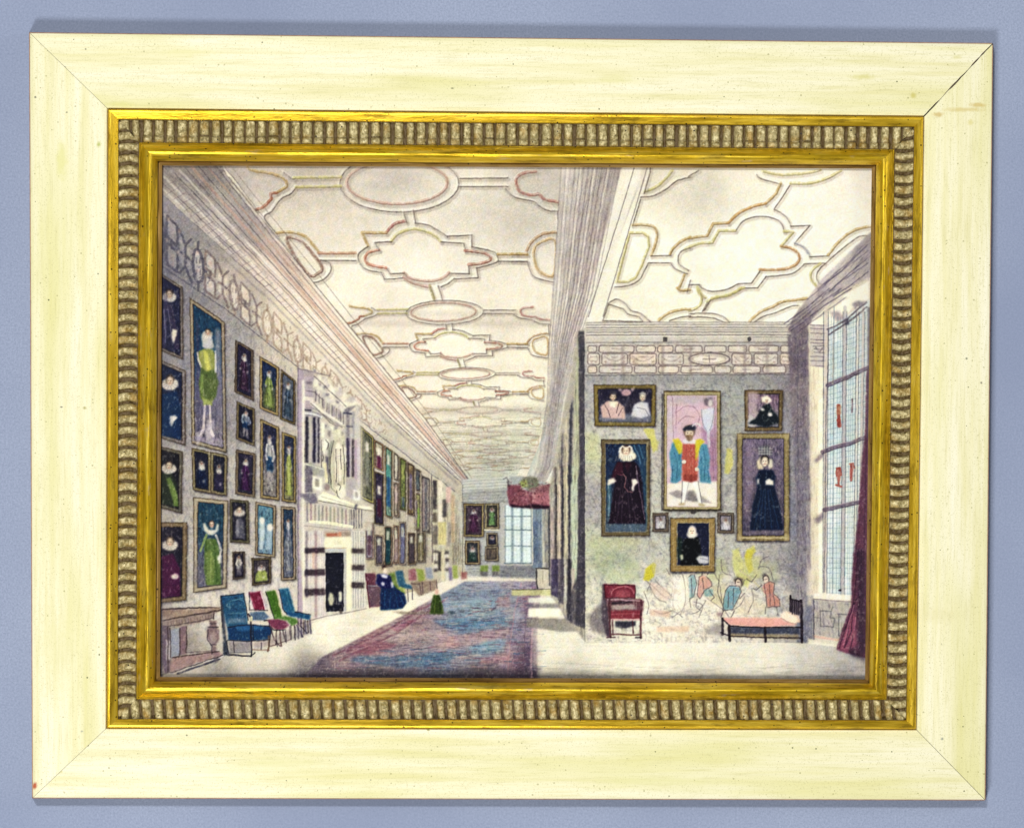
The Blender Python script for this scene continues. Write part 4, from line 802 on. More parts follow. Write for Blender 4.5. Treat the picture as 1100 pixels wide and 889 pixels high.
    poly(z('X','225,310 240,305 245,335 230,345'), (222,222,190), .9, 'mix', .4); poly(z('X','320,330 340,312 395,320 398,360 340,362'), (216,214,214), .9, 'mix', .5); line(z('X','345,330 395,340'), (120,120,136), .8, .6)

def window_right():
    # pier, reveal and mullioned window with curtain
    poly([(868,350),(888,332),(934,262),(945,260),(945,698),(912,694),(868,687),(872,640)], (214,206,192), 1, 'mix', .4)
    # soffit and cornice running to the corner
    poly([(846,358),(851,342),(884,298),(945,240),(945,292),(900,316),(869,346),(860,358)], ctrl=[(860,345,(140,128,136)),(880,310,(190,178,182)),(900,270,(204,198,198)),(930,220,(176,172,176)),(870,300,(214,206,200)),(915,260,(166,158,168)),(935,240,(150,142,150))], a=.8, soft=.8)
    for s, a in (('590,240 640,200 770,90 900,0',.5),('600,250 660,210 800,100 960,0',.6),('560,210 700,110 760,60 830,0',.6),('640,260 720,200 860,100 1000,0',.45),('580,225 700,130 860,0',.4)): line(z('H', s), (104,92,116), 1.3, a)
    for s, a in (('800,715 900,640 1050,490',.6),('760,745 860,660 1060,480',.4),('830,760 950,650 1060,560',.6),('700,805 900,640 1060,520',.4),('850,790 960,720 1060,640',.6),('790,790 900,700 1060,590',.55)): line(z('D', s), (104,96,120), 1.3, a)
    tex([(850,358),(884,300),(945,245),(945,288),(870,345)], -.85, 14, 1.2, .28, 1, 51, (96,84,116), .5)
    poly(z('H','720,200 800,160 860,110 960,40 1060,-40 1060,60 960,120 900,190 840,230 720,215'), (240,234,218), .95, 'mix', 1)
    poly(z('H','830,140 880,130 940,190 880,200'), (164,150,160), .7, 'mix', 1.5); poly(z('H','960,90 1000,70 1050,80 1000,130'), (130,122,142), .7, 'mix', 1.5); poly(z('D','900,790 1060,700 1060,811'), (240,236,224), .9, 'mix', 1)
    # pilaster
    poly(zr('H',718,215,820,470), (206,198,192), .95, 'mix', .5)
    for y in (215,235,262,300,320,400,425,455): line(z('H', f'720,{y} 820,{y+4}'), (120,108,124), 1.2, .6)
    for s in ('735,340 800,335','740,355 790,360','750,345 770,375 790,350','740,375 800,378'): line(z('H', s), (120,112,118), 1.2, .6)
    poly(z('H','718,455 815,470 815,811')+z('L','800,560 740,600 740,0'), (240,232,206), .9, 'mix', 1); poly([(871,395),(880,396),(880,640),(872,640)], (226,214,190), .7, 'mix', 1.5)
    poly([(879,430),(886,425),(885,640),(879,640)], (244,238,216), .9, 'mix', .6)
    # slanting shadows on the reveal
    for s in (('H','790,600 820,585 820,640 800,650'),('L','740,240 820,170 820,205 750,260'),('L','740,590 830,520 830,560 760,620'),('L','800,200 830,160 825,205')): poly(z(*s), (120,104,124), .65, 'mix', 1.8)
    tex([(868,350),(880,350),(880,640),(868,640)], 1.57, 12, 1.2, .3, 1, 52, (170,150,140), .5)
    # window field
    WIN = z('H','820,240 900,190 1060,70')+[(936,330),(932,600),(925,646)]+z('P','965,265 800,262')+z('L','800,0')
    WIN = [(889,354),(934,322),(931,480),(927,640),(887,640),(888,480)]
    poly(WIN, (214,222,222), 1, 'mix', .5)
    poly([(888,470),(931,450),(930,560),(926,640),(887,640)], (224,230,228), .7, 'mix', 4)
    for x, y, w, h in ((900,400,8,34),(916,392,6,30),(899,470,8,30),(914,466,7,30),(900,600,9,40)): poly(ell(x, y, w, h), (184,206,212), .4, 'mix', 3)
    # leading
    for k in range(60):
        y = 342+k*5.4; line([(889, y+8-(k*.10)), (930, y-6+(k*.2))], (120,146,164), .6, .42, .15, .4)
    for x in (892.3, 895, 899.5, 902.3, 911.5, 913.6, 916, 924.4): line([(x+.6, 340), (x-1, 640)], (120,146,164), .6, .5, .12, .3)
    for k_ in range(40):
        x_, y_ = rnd.uniform(889,926), rnd.uniform(360,630); poly(rect(x_, y_, x_+rnd.uniform(1.5,3), y_+5), rnd.choice([(176,206,216),(232,236,230),(196,214,222)]), .6, 'mix', .3)
    # mullions
    for x0, x1, w, c in ((887.5,886,3.4,(214,204,196)),(907.6,905,3.6,(190,186,190)),(921.5,918,2.6,(216,214,208)),(927.5,922.5,2.6,(206,200,196)),(896,894.5,1,(150,160,170))):
        line([(x0,330),((x0+x1)/2,500),(x1,640)], c, w, .9, .1, .15)
    for x0, x1 in ((889.8,888.2),(905.6,903),(909.6,907),(920,916.5),(923,919.5),(929.2,924),(884.8,884)):
        line([(x0,335),((x0+x1)/2,500),(x1,640)], (88,92,112), .9, .65, .15, .3)
    # transoms
    for s, w in ((('H','820,570 940,520 1060,465'),4.6),(('L','790,195 850,170 960,140 1040,110'),4.4),(('L','800,535 850,525 960,500 1010,490'),4.4)):
        line(z(*s), (122,108,128), w, .8, .3, .3); P = z(*s); line([(x, y+2) for x, y in P], (88,80,100), 1, .6); line([(x, y-2.2) for x, y in P], (196,180,186), 1, .6)
    for s in (('H','820,240 860,225 920,190 1050,80'),('H','826,270 900,225 990,160 1050,110')): line(z(*s), (110,100,110), 1.8, .75)
    poly(z('H','920,180 945,175 945,215 920,215'), (90,86,104), .8, 'mix', .6)
    line(z('H','825,240 820,570')+z('L','810,0 805,560')+z('P','800,250'), (112,108,120), 1.3, .7); line(z('H','855,240 850,560'), (160,156,150), 1.8, .6)
    RED = (206,66,52)
    for s, w in ((('H','885,690 885,740 890,811'),3.2),(('L','885,5 888,40'),3.4),(('L','872,290 895,285 900,330 875,335 872,290'),1.6),(('L','885,290 885,390'),2.2),(('L','870,390 900,400'),2.0),(('L','950,265 972,260 975,290'),1.3),(('L','960,270 958,360'),2.4)): line(z(*s), (190,84,70), w*1.15, .85, .3, .3)
    poly(z('H','872,690 900,690 900,740 875,750'), (190,150,110), .5, 'mix', .8); poly(z('L','950,290 972,290 968,350 950,340'), (206,110,100), .6, 'mix', .6); line(z('H','965,650 965,730'), (120,90,100), 2, .6); poly(z('L','872,300 898,300 895,360 874,360'), (206,140,130), .5, 'mix', .8)
    # sill and panel
    poly(z('P','735,262 800,255 970,270 975,300 960,300 735,290'), (236,228,214), .95, 'mix', .4); line(z('P','735,292 960,310'), (120,100,120), 1.2, .7); poly(z('P','735,295 960,312 900,530 735,500'), (190,184,180), .95, 'mix', .5)
    line(z('P','775,360 840,365 835,400 860,405 855,455 780,450 775,360'), (120,118,126), 1.4, .7); line(z('P','880,380 930,385'), (120,118,126), 1.4, .7); line(z('P','885,385 885,510'), (120,118,126), 1.4, .6); line(z('P','795,380 800,440'), (150,146,150), 2, .6); line(z('P','740,400 775,405'), (120,118,126), 1.4, .6); line(z('P','840,365 850,340'), (120,118,126), 1, .6)
    poly(z('P','735,505 900,530 880,540 735,518'), (222,176,164), .8, 'mix', .6); tex(z('P','735,295 960,312 900,530 735,500'), 1.4, 6, 1.3, .3, .6, 56, (110,100,120), .5)
    poly(z('P','690,270 735,270 735,530 690,525'), (132,132,150), .85, 'mix', 1); poly(z('P','700,100 735,150 730,330 700,330'), (226,214,196), .7, 'mix', 1.5); line(z('P','738,300 738,530'), (84,80,104), 1.4, .7)
    poly(ell(*z('P','893,240')[0], 1.8, 1.2), (70,60,76), .9)
    # curtain
    poly(z('H','1050,480 1070,480')+[(945,400),(945,700)]+z('P','1040,640 945,615 870,590 880,560 905,470 960,330 960,200 975,0')+z('L','975,808 1000,560 1025,200 1040,100'), (118,74,100), .97, 'mix', .6)
    poly(z('P','985,400 990,560 940,610 880,585 930,460 965,340'), (176,96,126), .7, 'mix', 1.5); poly(z('P','990,0 1040,0 1045,600 1000,620 1000,300'), (72,54,78), .75, 'mix', 2)
    poly(z('P','945,570 1035,630 1050,660 950,625'), (60,44,66), .6, 'mix', 2)
    for s in ('1000,0 985,200 970,330 920,580','1020,0 1010,300 985,450 950,600','985,300 1000,280','980,310 940,420 890,580','970,350 960,480 930,560'): line(z('P', s), (72,44,72), 1.3, .6)
    for s in ('975,330 950,420 915,560','985,400 975,520'): line(z('P', s), (206,140,160), 1.4, .5)
    line([(931,470),(928,600),(922,640)], (90,56,84), 1.4, .7); poly([(932,330),(940,330),(940,470),(931,470)], (110,100,116), .7, 'mix', 1); line(z('D','1062,480 1062,690'), (180,170,190), 2, .3)

# ---------------------------------------------------------------- floor and furniture
def floor():
    poly([(166,742),(166,728),(330,673),(345,664),(440,636),(500,617),(592,617),(620,676),(640,680),(860,690),(945,700),(945,742)], ctrl=[
        (200,725,(200,192,180)),(300,700,(226,220,204)),(260,710,(214,208,196)),(350,680,(240,234,214)),(420,660,(238,232,212)),(400,645,(222,214,194)),(470,630,(226,218,202)),(500,622,(222,216,204)),
        (600,690,(232,228,210)),(640,700,(236,232,214)),(700,700,(238,234,216)),(760,700,(236,232,216)),(820,705,(228,224,210)),(880,705,(210,206,198)),(920,710,(186,182,182)),(760,722,(206,202,192)),(620,722,(196,192,182)),(580,650,(220,212,196)),(240,728,(150,146,144)),(330,727,(130,124,128)),(900,728,(172,170,172))], sp=300)
    tex([(166,742),(330,680),(500,625),(945,690),(945,742)], .02, 40, 2.2, .07, 1, 61, (130,122,120), .5)
    # carpet
    C = [(325,727),(345,706),(390,683),(438,658),(470,640),(500,624),(588,624),(580,640),(577,680),(577,740),(320,740)]
    poly(C, ctrl=[(340,715,(120,108,122)),(370,705,(164,142,148)),(400,690,(176,136,142)),(430,705,(150,138,152)),(470,715,(112,130,156)),(400,722,(124,118,128)),(520,722,(118,108,118)),(560,715,(160,128,148)),(430,680,(196,176,170)),(445,662,(170,140,144)),
        (480,690,(196,168,170)),(520,690,(150,170,186)),(540,700,(176,150,160)),(500,670,(120,150,176)),(540,668,(110,140,166)),(560,675,(150,140,160)),(510,655,(164,184,192)),(550,660,(176,176,184)),(490,645,(150,164,182)),(540,645,(146,162,180)),(520,632,(168,172,188)),(550,628,(176,170,182)),(572,650,(150,120,140)),(574,700,(140,116,136)),(568,722,(96,82,98)),(570,680,(176,156,170))], soft=1.2)
    for s, c, a in (('600,440 900,430 1080,450 860,490 700,490','94,140,176',.6),('480,660 720,620 830,640 620,720 420,740 80,690 160,660','84,130,164',.6),('680,560 1060,560 1050,640 860,650 840,600','140,176,196',.6),('340,490 480,430 500,450 380,510','170,90,120',.6),('60,610 260,570 400,590 240,650 60,650','150,88,110',.6),('700,540 1090,480 1090,530 840,600 690,600','206,160,160',.6),('430,540 560,500 700,520 620,560','200,180,176',.6),('900,680 1090,660 1090,700 900,710','196,140,150',.5),('700,280 900,250 1090,250 1090,290 760,310','120,140,166',.5),('660,320 1090,300 1090,350 700,370','150,176,190',.5),('1010,300 1090,290 1090,360 1000,360','190,140,150',.5)):
        poly(z('N', s), tuple(int(v) for v in c.split(',')), a, 'mix', 1.6, rough=.25)
    tex(C, 0, 9, 1.0, .36, 1, 63, (70,60,84), .5); tex(C, -.1, 9, 1.5, .35, 1, 64, (206,190,190), .52); tex(C, .1, 5, 2.0, .18, 1, 65, (90,70,110), .55)
    line(z('N','0,670 260,580 400,530 500,440 700,300'), (206,180,180), 1.2, .5);  line([(545,727),(548,690),(553,655),(560,626)], (190,150,160), 1.4, .5)
    for _ in range(260):
        y = rnd.uniform(630, 726); x0 = 580-(y-622)*2.4; x = rnd.uniform(max(330, x0), 574)
        line([(x, y), (x+rnd.uniform(3, 16)*(y-600)/100, y+rnd.uniform(-1, 1))], rnd.choice([(84,70,100),(196,160,164),(88,120,150),(150,96,116),(206,196,190)]), rnd.uniform(.7,1.4), .4)
    poly([(320,724),(380,719),(580,719),(580,742),(300,742)], (56,50,62), .6, 'mix', 3.5)
    poly([(560,690),(578,690),(578,730),(550,730)], (70,58,84), .4, 'mix', 4)
    for s in ('-10,660 200,560 330,500 420,440 640,310','30,690 240,590 380,520 480,450 680,320'): line(z('N', s), (140,92,112), 2.2, .55, .6, .5)
    for dx in (0, 6): line([(563+dx,740),(563+dx,700),(565+dx,660),(572+dx*.6,626)], (120,96,118), 1.3, .4, .4, .5)
    poly([(573,640),(582,640),(582,716),(571,716)], (226,218,204), .5, 'mix', 2.5)
    line([(571,738),(571,700),(573,660)], (206,170,176), 2, .45, .4, .5)
    # darker band along the print's foot
    poly([(580,722),(945,728),(945,745),(580,745)], (100,98,98), .55, 'mix', 3.5); poly([(166,728),(330,722),(330,745),(166,745)], (84,78,90), .55, 'mix', 3); tex(rect(580,712,940,732), 0, 18, 1.3, .16, 3, 66, (90,90,90), .45)
    # light patches through the doors
    for s, c, a in ((('O','0,250 280,250 280,285 0,285'),(214,212,150),.8),(('O','100,300 270,300 275,335 100,330'),(226,226,212),.9),(('O','100,365 300,365 300,415 100,420'),(240,238,218),.9),(('O','90,340 290,335 300,362 90,362'),(140,136,140),.7),(('O','90,425 420,430 560,505 300,510 90,480'),(150,146,140),.75),(('O','280,290 400,260 460,490 330,430'),(110,106,116),.65)):
        poly(z(*s), c, a, 'mix', 1.2)
    line(z('O','0,250 280,245'), (84,84,60), 1, .6); line(z('O','460,510 600,535'), (80,70,80), 1.4, .6)
    # hard shade on far carpet side and skirting
    line([(629,684),(700,686),(770,684)], (160,140,136), .9, .5); line([(500,619),(548,621),(588,621)], (206,202,190), 1.4, .7)

def furniture():
    # marble-topped side table
    poly(z('M','25,370 180,360 380,362 385,378 350,395 345,430 200,465 50,485 25,470'), (160,142,136), .95, 'mix', .5); poly(z('M','180,362 380,362 382,375 60,435 30,430 100,395'), (190,176,164), .9, 'mix', .6); line(z('M','30,440 200,405 385,375'), (84,72,80), 1.3, .8); line(z('M','35,480 200,455 345,425'), (84,72,80), 1.2, .7); line(z('M','25,375 180,362 300,362'), (90,76,84), 1.6, .7)
    for k in range(16): line(z('M', f'{60+k*18},{450-k*3} {62+k*18},{470-k*3}'), (110,92,96), .8, .6)
    poly(z('M','25,470 70,480 75,760 40,770 25,700'), (120,104,122), .9, 'mix', .6); poly(z('M','50,560 75,570 75,680 50,690'), (206,200,200), .8, 'mix', .8); poly(z('M','75,500 135,490 135,660 75,670'), (158,162,180), .85, 'mix', .8); poly(z('M','135,480 175,475 175,650 135,655'), (140,116,126), .9, 'mix', .5)
    poly(z('M','90,670 380,630 400,655 230,710 80,760 70,720'), (166,140,140), .95, 'mix', .5); line(z('M','80,768 230,715 400,660'), (206,200,206), 2.0, .8); line(z('M','120,770 240,730 380,680'), (56,54,80), 2.2, .7); line(z('M','180,640 330,630'), (120,100,108), 1.4, .6)
    poly(z('M','315,440 365,440 362,470 380,500 378,560 358,590 365,650 330,655 335,590 305,550 303,500 322,470'), (140,120,124), .95, 'mix', .4); poly(ell(*z('M','342,545')[0], 4, 6.5), (172,156,156), .8, 'mix', .8); line(z('M','310,480 372,480'), (70,60,72), 1.2, .8); line(z('M','308,500 306,560 334,600 332,650'), (70,58,76), 1.2, .7); line(z('M','322,460 360,460'), (80,70,80), 1.2, .7); line(z('M','330,590 362,590'), (84,74,84), 1, .7)
    poly(z('M','345,665 375,665 372,700 350,705'), (120,110,120), .8, 'mix', .8)
    poly(rect(166,600,174.5,742), (50,46,64), .6, 'mix', 1.2)
    # first blue armchair
    B1, B2 = (38,98,142), (20,72,124)
    poly(z('M','385,290 410,285 415,480 435,655 405,660 400,480'), (64,72,92), .9, 'mix', .5)
    poly(z('M','390,290 530,270 540,300 555,440 560,490 430,500 410,400'), B1, .95, 'mix', .5); tex(z('M','400,300 535,280 550,440 420,450'), .2, 4, 2, .4, .5, 71, (24,56,92), .5)
    line(ell(*z('M','490,335')[0], 8, 4.5, 16, 2.8, 6.4), (104,160,186), 1, .6); line(z('M','425,350 440,320 530,300'), (96,150,178), .9, .5); line(z('M','430,400 545,390'), (120,160,180), 1, .5); poly(z('M','430,430 545,425 550,455 430,460'), (150,160,172), .5, 'mix', .6)
    poly(z('M','430,480 560,465 690,475 710,500 690,560 570,570 435,565'), B2, .97, 'mix', .5); poly(z('M','470,475 640,470 660,500 500,505'), (40,110,170), .8, 'mix', 1); poly(z('M','570,390 660,385 690,420 660,440 575,440'), (70,100,136), .8, 'mix', .6)
    line(z('M','560,400 575,420 580,660'), (50,48,66), 2, .8); line(z('M','685,540 690,600 680,630'), (120,90,70), 2.2, .8); line(z('M','425,570 435,650 580,665'), (50,50,66), 1.6, .7); line(z('M','435,640 575,640'), (70,66,84), 1, .6); line(z('M','590,620 690,625'), (140,100,90), 1.4, .6); poly(z('M','435,570 575,572 575,640 445,640'), (106,104,120), .5, 'mix', 1.2); poly(ell(*z('M','578,430')[0], 1.6, 3), (206,204,180), .9)
    line(z('M','660,440 690,440 690,480'), (60,48,66), 1.6, .8)
    # maroon, green and second blue chair
    poly(z('M','545,270 565,265 600,375 575,378'), (222,212,212), .9, 'mix', .4); poly(z('M','563,268 640,258 668,375 600,380'), (146,30,72), .95, 'mix', .4); line(z('M','640,262 670,378'), (222,210,214), 1.4, .8); line(z('M','580,300 600,360'), (226,120,150), 1, .6)
    poly(z('M','680,440 730,430 790,440 815,470 780,495 740,500 700,480'), (134,58,92), .9, 'mix', .6); line(z('M','700,490 720,560 760,600'), (80,50,66), 1.4, .7); line(z('M','755,500 765,600'), (90,56,60), 1.6, .8); line(z('M','700,600 820,560'), (96,70,76), 1.2, .7); line(z('M','815,480 825,560'), (80,60,76), 1.3, .7)
    poly(z('M','668,262 730,252 772,420 720,430'), (84,130,40), .95, 'mix', .4); line(z('M','732,252 775,415'), (206,206,160), 1.2, .8); poly(z('M','715,425 790,410 860,430 870,455 830,475 800,440'), (90,136,60), .9, 'mix', .6); line(z('M','870,450 870,550'), (70,60,74), 1.4, .7); line(z('M','825,470 830,560'), (60,56,70), 1.2, .6)
    poly(z('M','752,245 810,238 850,385 800,400 775,370'), (30,108,150), .95, 'mix', .4); poly(z('M','790,390 850,385 945,405 945,435 880,425 820,415'), (24,96,146), .95, 'mix', .5); line(z('M','795,250 825,370'), (80,160,190), 1, .5)
    for s in ('890,430 890,540','945,430 950,520','860,470 900,540','915,440 920,520'): line(z('M', s), (60,52,84), 1.5, .75)
    poly(z('M','850,480 950,440 950,520 830,560'), (120,112,130), .5, 'mix', 1.5); poly(z('M','590,580 820,500 830,560 600,620'), (140,126,134), .5, 'mix', 2)
    for s in ('388,292 532,272 560,440','388,292 400,480','430,482 560,466 690,476 708,500','430,565 570,570 690,560','590,470 592,560','420,640 430,655 580,665 600,640','565,265 570,375 680,378','668,262 722,430','752,247 776,370 800,400','850,385 945,405','700,480 720,500 790,500','640,580 640,620','470,572 472,640','735,560 740,600','790,510 795,580','850,480 852,560','880,470 930,520'):
        line(z('M', s), (46,42,58), 1.1, .75)
    for s in ('700,500 690,600','735,505 730,590','775,500 790,570','845,470 850,545','905,440 905,525','930,440 935,515'): line(z('M', s), (70,54,60), 1.3, .7)
    for s in ('25,372 180,362 380,362','30,440 385,378','345,395 345,430','75,490 75,670','135,488 135,655','175,480 175,640','90,670 380,632','400,655 240,712 80,765','60,480 60,760'): line(z('M', s), (74,58,60), 1.3, .75)
    poly(z('M','30,380 380,366 380,376 60,434 30,428'), (150,124,110), .5, 'mix', .6)
    # far chairs
    poly(z('N','185,150 250,145 255,215 300,225 290,350 215,360'), (112,60,84), .9, 'mix', .5); poly(z('N','195,225 295,225 285,345 220,355'), (118,104,116), .7, 'mix', .8); line(z('N','200,225 300,228'), (160,160,170), 1.2, .7); line(z('N','190,150 215,360'), (100,20,50), 1.2, .7)
    poly(z('N','330,150 370,140 395,240 430,255 420,280 380,270'), (112,140,64), .9, 'mix', .6); poly(z('N','375,135 420,130 435,210 480,225 475,245 430,240 395,230'), (56,110,140), .95, 'mix', .5)
    for s in ('450,245 455,320','478,240 480,310'): line(z('N', s), (70,64,84), 1.2, .7)
    poly(z('N','395,230 435,240 435,275 405,270'), (170,190,90), .8, 'mix', .5)
    poly(z('N','455,125 500,120 505,190 460,195'), (166,108,118), .9, 'mix', .5); poly(z('N','505,120 550,125 560,190 520,200'), (160,176,74), .9, 'mix', .5); poly(z('N','560,110 600,110 610,180 570,180'), (150,160,180), .8, 'mix', .6); poly(z('N','470,200 630,190 630,250 520,290 480,230'), (150,130,116), .75, 'mix', 1)
    for s in ('525,205 535,280','540,200 545,270','590,200 595,250','475,210 520,215','628,190 635,245'): line(z('N', s), (96,78,84), 1.2, .6)
    for s, c in (('705,110 725,110 730,190 710,195',(140,130,160)),('730,100 760,100 765,180 735,180',(170,184,90)),('780,140 820,140 820,180 785,185',(170,110,110)),('765,110 785,110 780,180',(200,190,150))): poly(z('N', s), c, .85, 'mix', .5)
    # seated lady in blue
    poly(z('N','290,210 340,190 380,240 430,270 443,330 420,365 330,375 280,375 282,280'), (16,52,110), .98, 'mix', .5)
    poly(z('N','258,155 300,150 345,160 355,200 350,240 300,240 255,215'), (22,28,104), .97, 'mix', .4); poly(z('N','280,155 300,150 330,160 325,178 295,175'), (228,228,236), .95, 'mix', .3); poly(ell(*z('N','308,128')[0], 2.4, 3.2), (232,216,196), .97, 'mix', .2); poly(z('N','292,98 312,95 318,112 302,112 296,130'), (60,40,44), .95, 'mix', .2); poly(z('N','285,202 305,205 308,225 290,222'), (228,226,232), .9, 'mix', .3); poly(z('N','345,200 362,205 362,235 350,240'), (228,226,232), .9, 'mix', .3)
    for s in ('310,260 305,370','345,270 340,370','375,260 390,360','400,280 425,340'): line(z('N', s), (40,110,160), 1.0, .55)
    line(z('N','290,372 360,370 420,362'), (30,96,130), 1.2, .6)
    poly(z('N','350,385 590,385 590,400 420,402'), (140,126,116), .7, 'mix', 1.2)
    # child in green
    poly(z('N','612,280 650,280 672,370 675,400 590,400 598,330'), (74,96,40), .95, 'mix', .4); poly(ell(*z('N','632,262')[0], 2.2, 3), (222,184,170), .95, 'mix', .3); line(z('N','625,290 615,390'), (130,150,70), .9, .6); line(z('N','650,300 655,395'), (44,60,30), 1, .6); poly(ell(*z('N','722,392')[0], 3.4, 2), (84,104,120), .8, 'mix', .6)
    # red armchair
    R1 = (150,48,72)
    poly(z('O','560,220 578,215 600,320 610,545 590,545 560,440'), (80,56,76), .8, 'mix', 1); poly(z('O','470,420 580,300 600,540 500,500'), (104,96,108), .6, 'mix', 2)
    poly(z('O','572,215 765,218 765,300 580,302'), R1, .95, 'mix', .4); line(ell(*z('O','690,275')[0], 12, 8, 16, 3.2, 6.2), (222,130,140), 1.2, .7); poly(ell(*z('O','690,278')[0], 8, 5), (196,92,104), .7, 'mix', 1); line(z('O','575,220 765,222 765,300 582,300'), (90,24,46), 1.1, .8, .2, .3, True)
    poly(z('O','580,300 800,305 820,320 815,385 600,385'), (120,70,84), .85, 'mix', .5); poly(z('O','615,325 745,320 750,330 650,340 620,345'), (60,44,56), .8, 'mix', .5); poly(z('O','620,345 760,340 770,370 620,375'), (196,184,180), .7, 'mix', .8); line(z('O','595,310 810,318'), (206,170,180), 1.4, .7)
    poly(z('O','600,380 808,378 808,432 605,432'), (160,52,70), .95, 'mix', .4); line(z('O','605,437 812,437'), (222,180,180), 1.8, .8); line(z('O','610,400 800,400'), (206,110,120), 1.2, .5)
    poly(z('O','640,445 770,445 770,475 700,490 640,478'), (58,52,72), .85, 'mix', .8)
    for s, w in (('605,310 612,545',2.4),('803,315 800,548',2.4),('750,445 755,520',1.4),('625,440 628,530',1.4)): line(z('O', s), (104,62,72), w, .9)
    line(z('O','610,525 800,530'), (120,84,88), 1.8, .8); line(z('O','590,545 640,545'), (90,60,70), 1.4, .7); line(z('O','770,545 800,548'), (60,44,56), 1.6, .8)
    # daybed
    poly(z('P','80,480 200,420 220,520 100,495'), (150,144,148), .6, 'mix', 3); poly(z('P','240,455 450,460 650,458 655,500 450,500 245,500'), (70,74,98), .85, 'mix', .6); poly(z('P','240,495 650,500 650,530 245,515'), (150,134,110), .7, 'mix', .6)
    poly(z('P','195,402 420,400 545,404 560,420 640,445 440,458 240,445'), (238,172,160), .97, 'mix', .4); line(z('P','200,402 540,404'), (226,200,180), 1, .7)
    poly(z('P','540,385 560,368 600,368 650,385 655,425 620,440 580,425 550,410'), (240,214,194), .97, 'mix', .4); line(z('P','545,405 590,430 640,440'), (190,140,124), 1, .7); line(z('P','590,372 640,395 650,430'), (206,170,156), .9, .6)
    DK = (50,38,52)
    line(z('P','200,408 240,452 440,460 660,458'), DK, 1.6, .9); line(z('P','190,490 245,510 450,520 665,520'), DK, 1.4, .8)
    for s, w in (('198,405 200,500',3),('238,450 242,535',3.2),('450,458 453,543',2.8),('664,300 668,545',3.2),('600,272 602,360',2.4)): line(z('P', s), DK, w, .9)
    poly(z('P','600,290 664,310 664,370 650,390 600,368'), (92,80,94), .8, 'mix', .5)
    for x in (612,624,636,648): line(z('P', f'{x},300 {x},380'), DK, 1, .8)
    line(z('P','596,290 668,308'), DK, 1.8, .9)

def EDGE(r):
    # blur sums fade at the sheet edge, so keep the sharpening away from it
    k = int(r*SC)*2+3; m = np.zeros((CH, CW)); m[k:-k, k:-k] = 1
    return m
def finish():
    X, Y = np.meshgrid(PX0+(np.arange(CW)+.5)/SC, PY0+(np.arange(CH)+.5)/SC)
    # the litho line wanders a little: shift the drawing by small noise
    dx = (vnoise(X/2.4, Y/2.4, 90)-.5)*1.5+(vnoise(X/6, Y/6, 91)-.5)*1.2; dy = (vnoise(X/2.4, Y/2.4, 92)-.5)*1.5+(vnoise(X/6, Y/6, 93)-.5)*1.2
    calm = .3+.7*np.clip((.88-blurm(IMG.mean(axis=2)/255.0, 3))*4, 0, 1); dx = dx*calm; dy = dy*calm
    fx = np.clip(np.arange(CW)[None, :]+dx*SC*.42, 0, CW-1.01); fy = np.clip(np.arange(CH)[:, None]+dy*SC*.42, 0, CH-1.01)
    ix = fx.astype(int); iy = fy.astype(int); ax = (fx-ix)[..., None]; ay = (fy-iy)[..., None]
    IMG[:] = (IMG[iy, ix]*(1-ax)+IMG[iy, ix+1]*ax)*(1-ay)+(IMG[iy+1, ix]*(1-ax)+IMG[iy+1, ix+1]*ax)*ay
    g = IMG.mean(axis=2, keepdims=True); IMG[:] = g+(IMG-g)*np.clip(.72+g/255*.25, 0, .93)
    IMG[..., 2] *= .975; IMG[..., 1] *= .992; IMG[..., 0] *= 1.006
    lum = IMG.mean(axis=2)/255.0
    # broken washes: paper shows through, crayon catches
    mid = np.clip((.84-lum)*3.2, 0, 1)
    n1 = vnoise(X/1.5, Y/2.1, 94); n2 = vnoise(X/3.1, Y/3.9, 95)
    w = np.clip((n1*.6+n2*.4-.60)*4, 0, 1)*mid*.20; IMG[:] = IMG*(1-w[..., None])+np.array([236,228,212.])*w[..., None]
    w = np.clip((.40-(n1*.5+n2*.5))*4, 0, 1)*mid*.15; IMG[:] = IMG*(1-w[..., None])+np.array([44,42,52.])*w[..., None]
    lum = IMG.mean(axis=2)/255.0
    g1 = vnoise(X*1.1, Y*1.1, 70)-.5; g2 = fbm(X/9, Y/9, 71)-.5; g3 = fbm(X/60, Y/60, 72)-.5; g0 = rs.rand(CH, CW)-.5
    k = (.05+.22*np.clip(.95-lum, 0, 1))
    f = 1+g1*k*.9+g0*k*.5+g2*.04+g3*.025
    IMG[:] = IMG*f[..., None]
    IMG[..., 0] *= 1+(vnoise(X/4, Y/4, 80)-.5)*.035; IMG[..., 2] *= 1+(vnoise(X/4, Y/4, 82)-.5)*.06
    for r, am in ((9, .18), (.9, .40)):
        for c in range(3): IMG[..., c] += am*(IMG[..., c]-blurm(IMG[..., c], r)*1.0)*EDGE(r)
    for c in range(0):
        A = IMG[..., c]; B = np.pad(A, 1, mode='edge')
        IMG[..., c] = (A*4+(B[:-2,1:-1]+B[2:,1:-1]+B[1:-1,:-2]+B[1:-1,2:])*1.5+(B[:-2,:-2]+B[2:,2:]+B[:-2,2:]+B[2:,:-2])*.6)/12.4
    t_ = np.clip((blurm(IMG.mean(axis=2), 2.5)[..., None]/255-.64)/.24, 0, 1)*EDGE(2.5)[..., None]; IMG[:] = IMG+15*t_*t_*(3-2*t_)
    x_ = np.clip(IMG/255.0, 0.01, 1); IMG[:] = 255*x_**(1+.42*(1-x_))+1
    g = IMG.mean(axis=2, keepdims=True); c_ = np.abs(IMG-g).max(axis=2, keepdims=True); IMG[:] = g+(IMG-g)*np.clip(1-(c_-18)/240, .74, 1)
    np.clip(IMG, 6, 252, out=IMG)

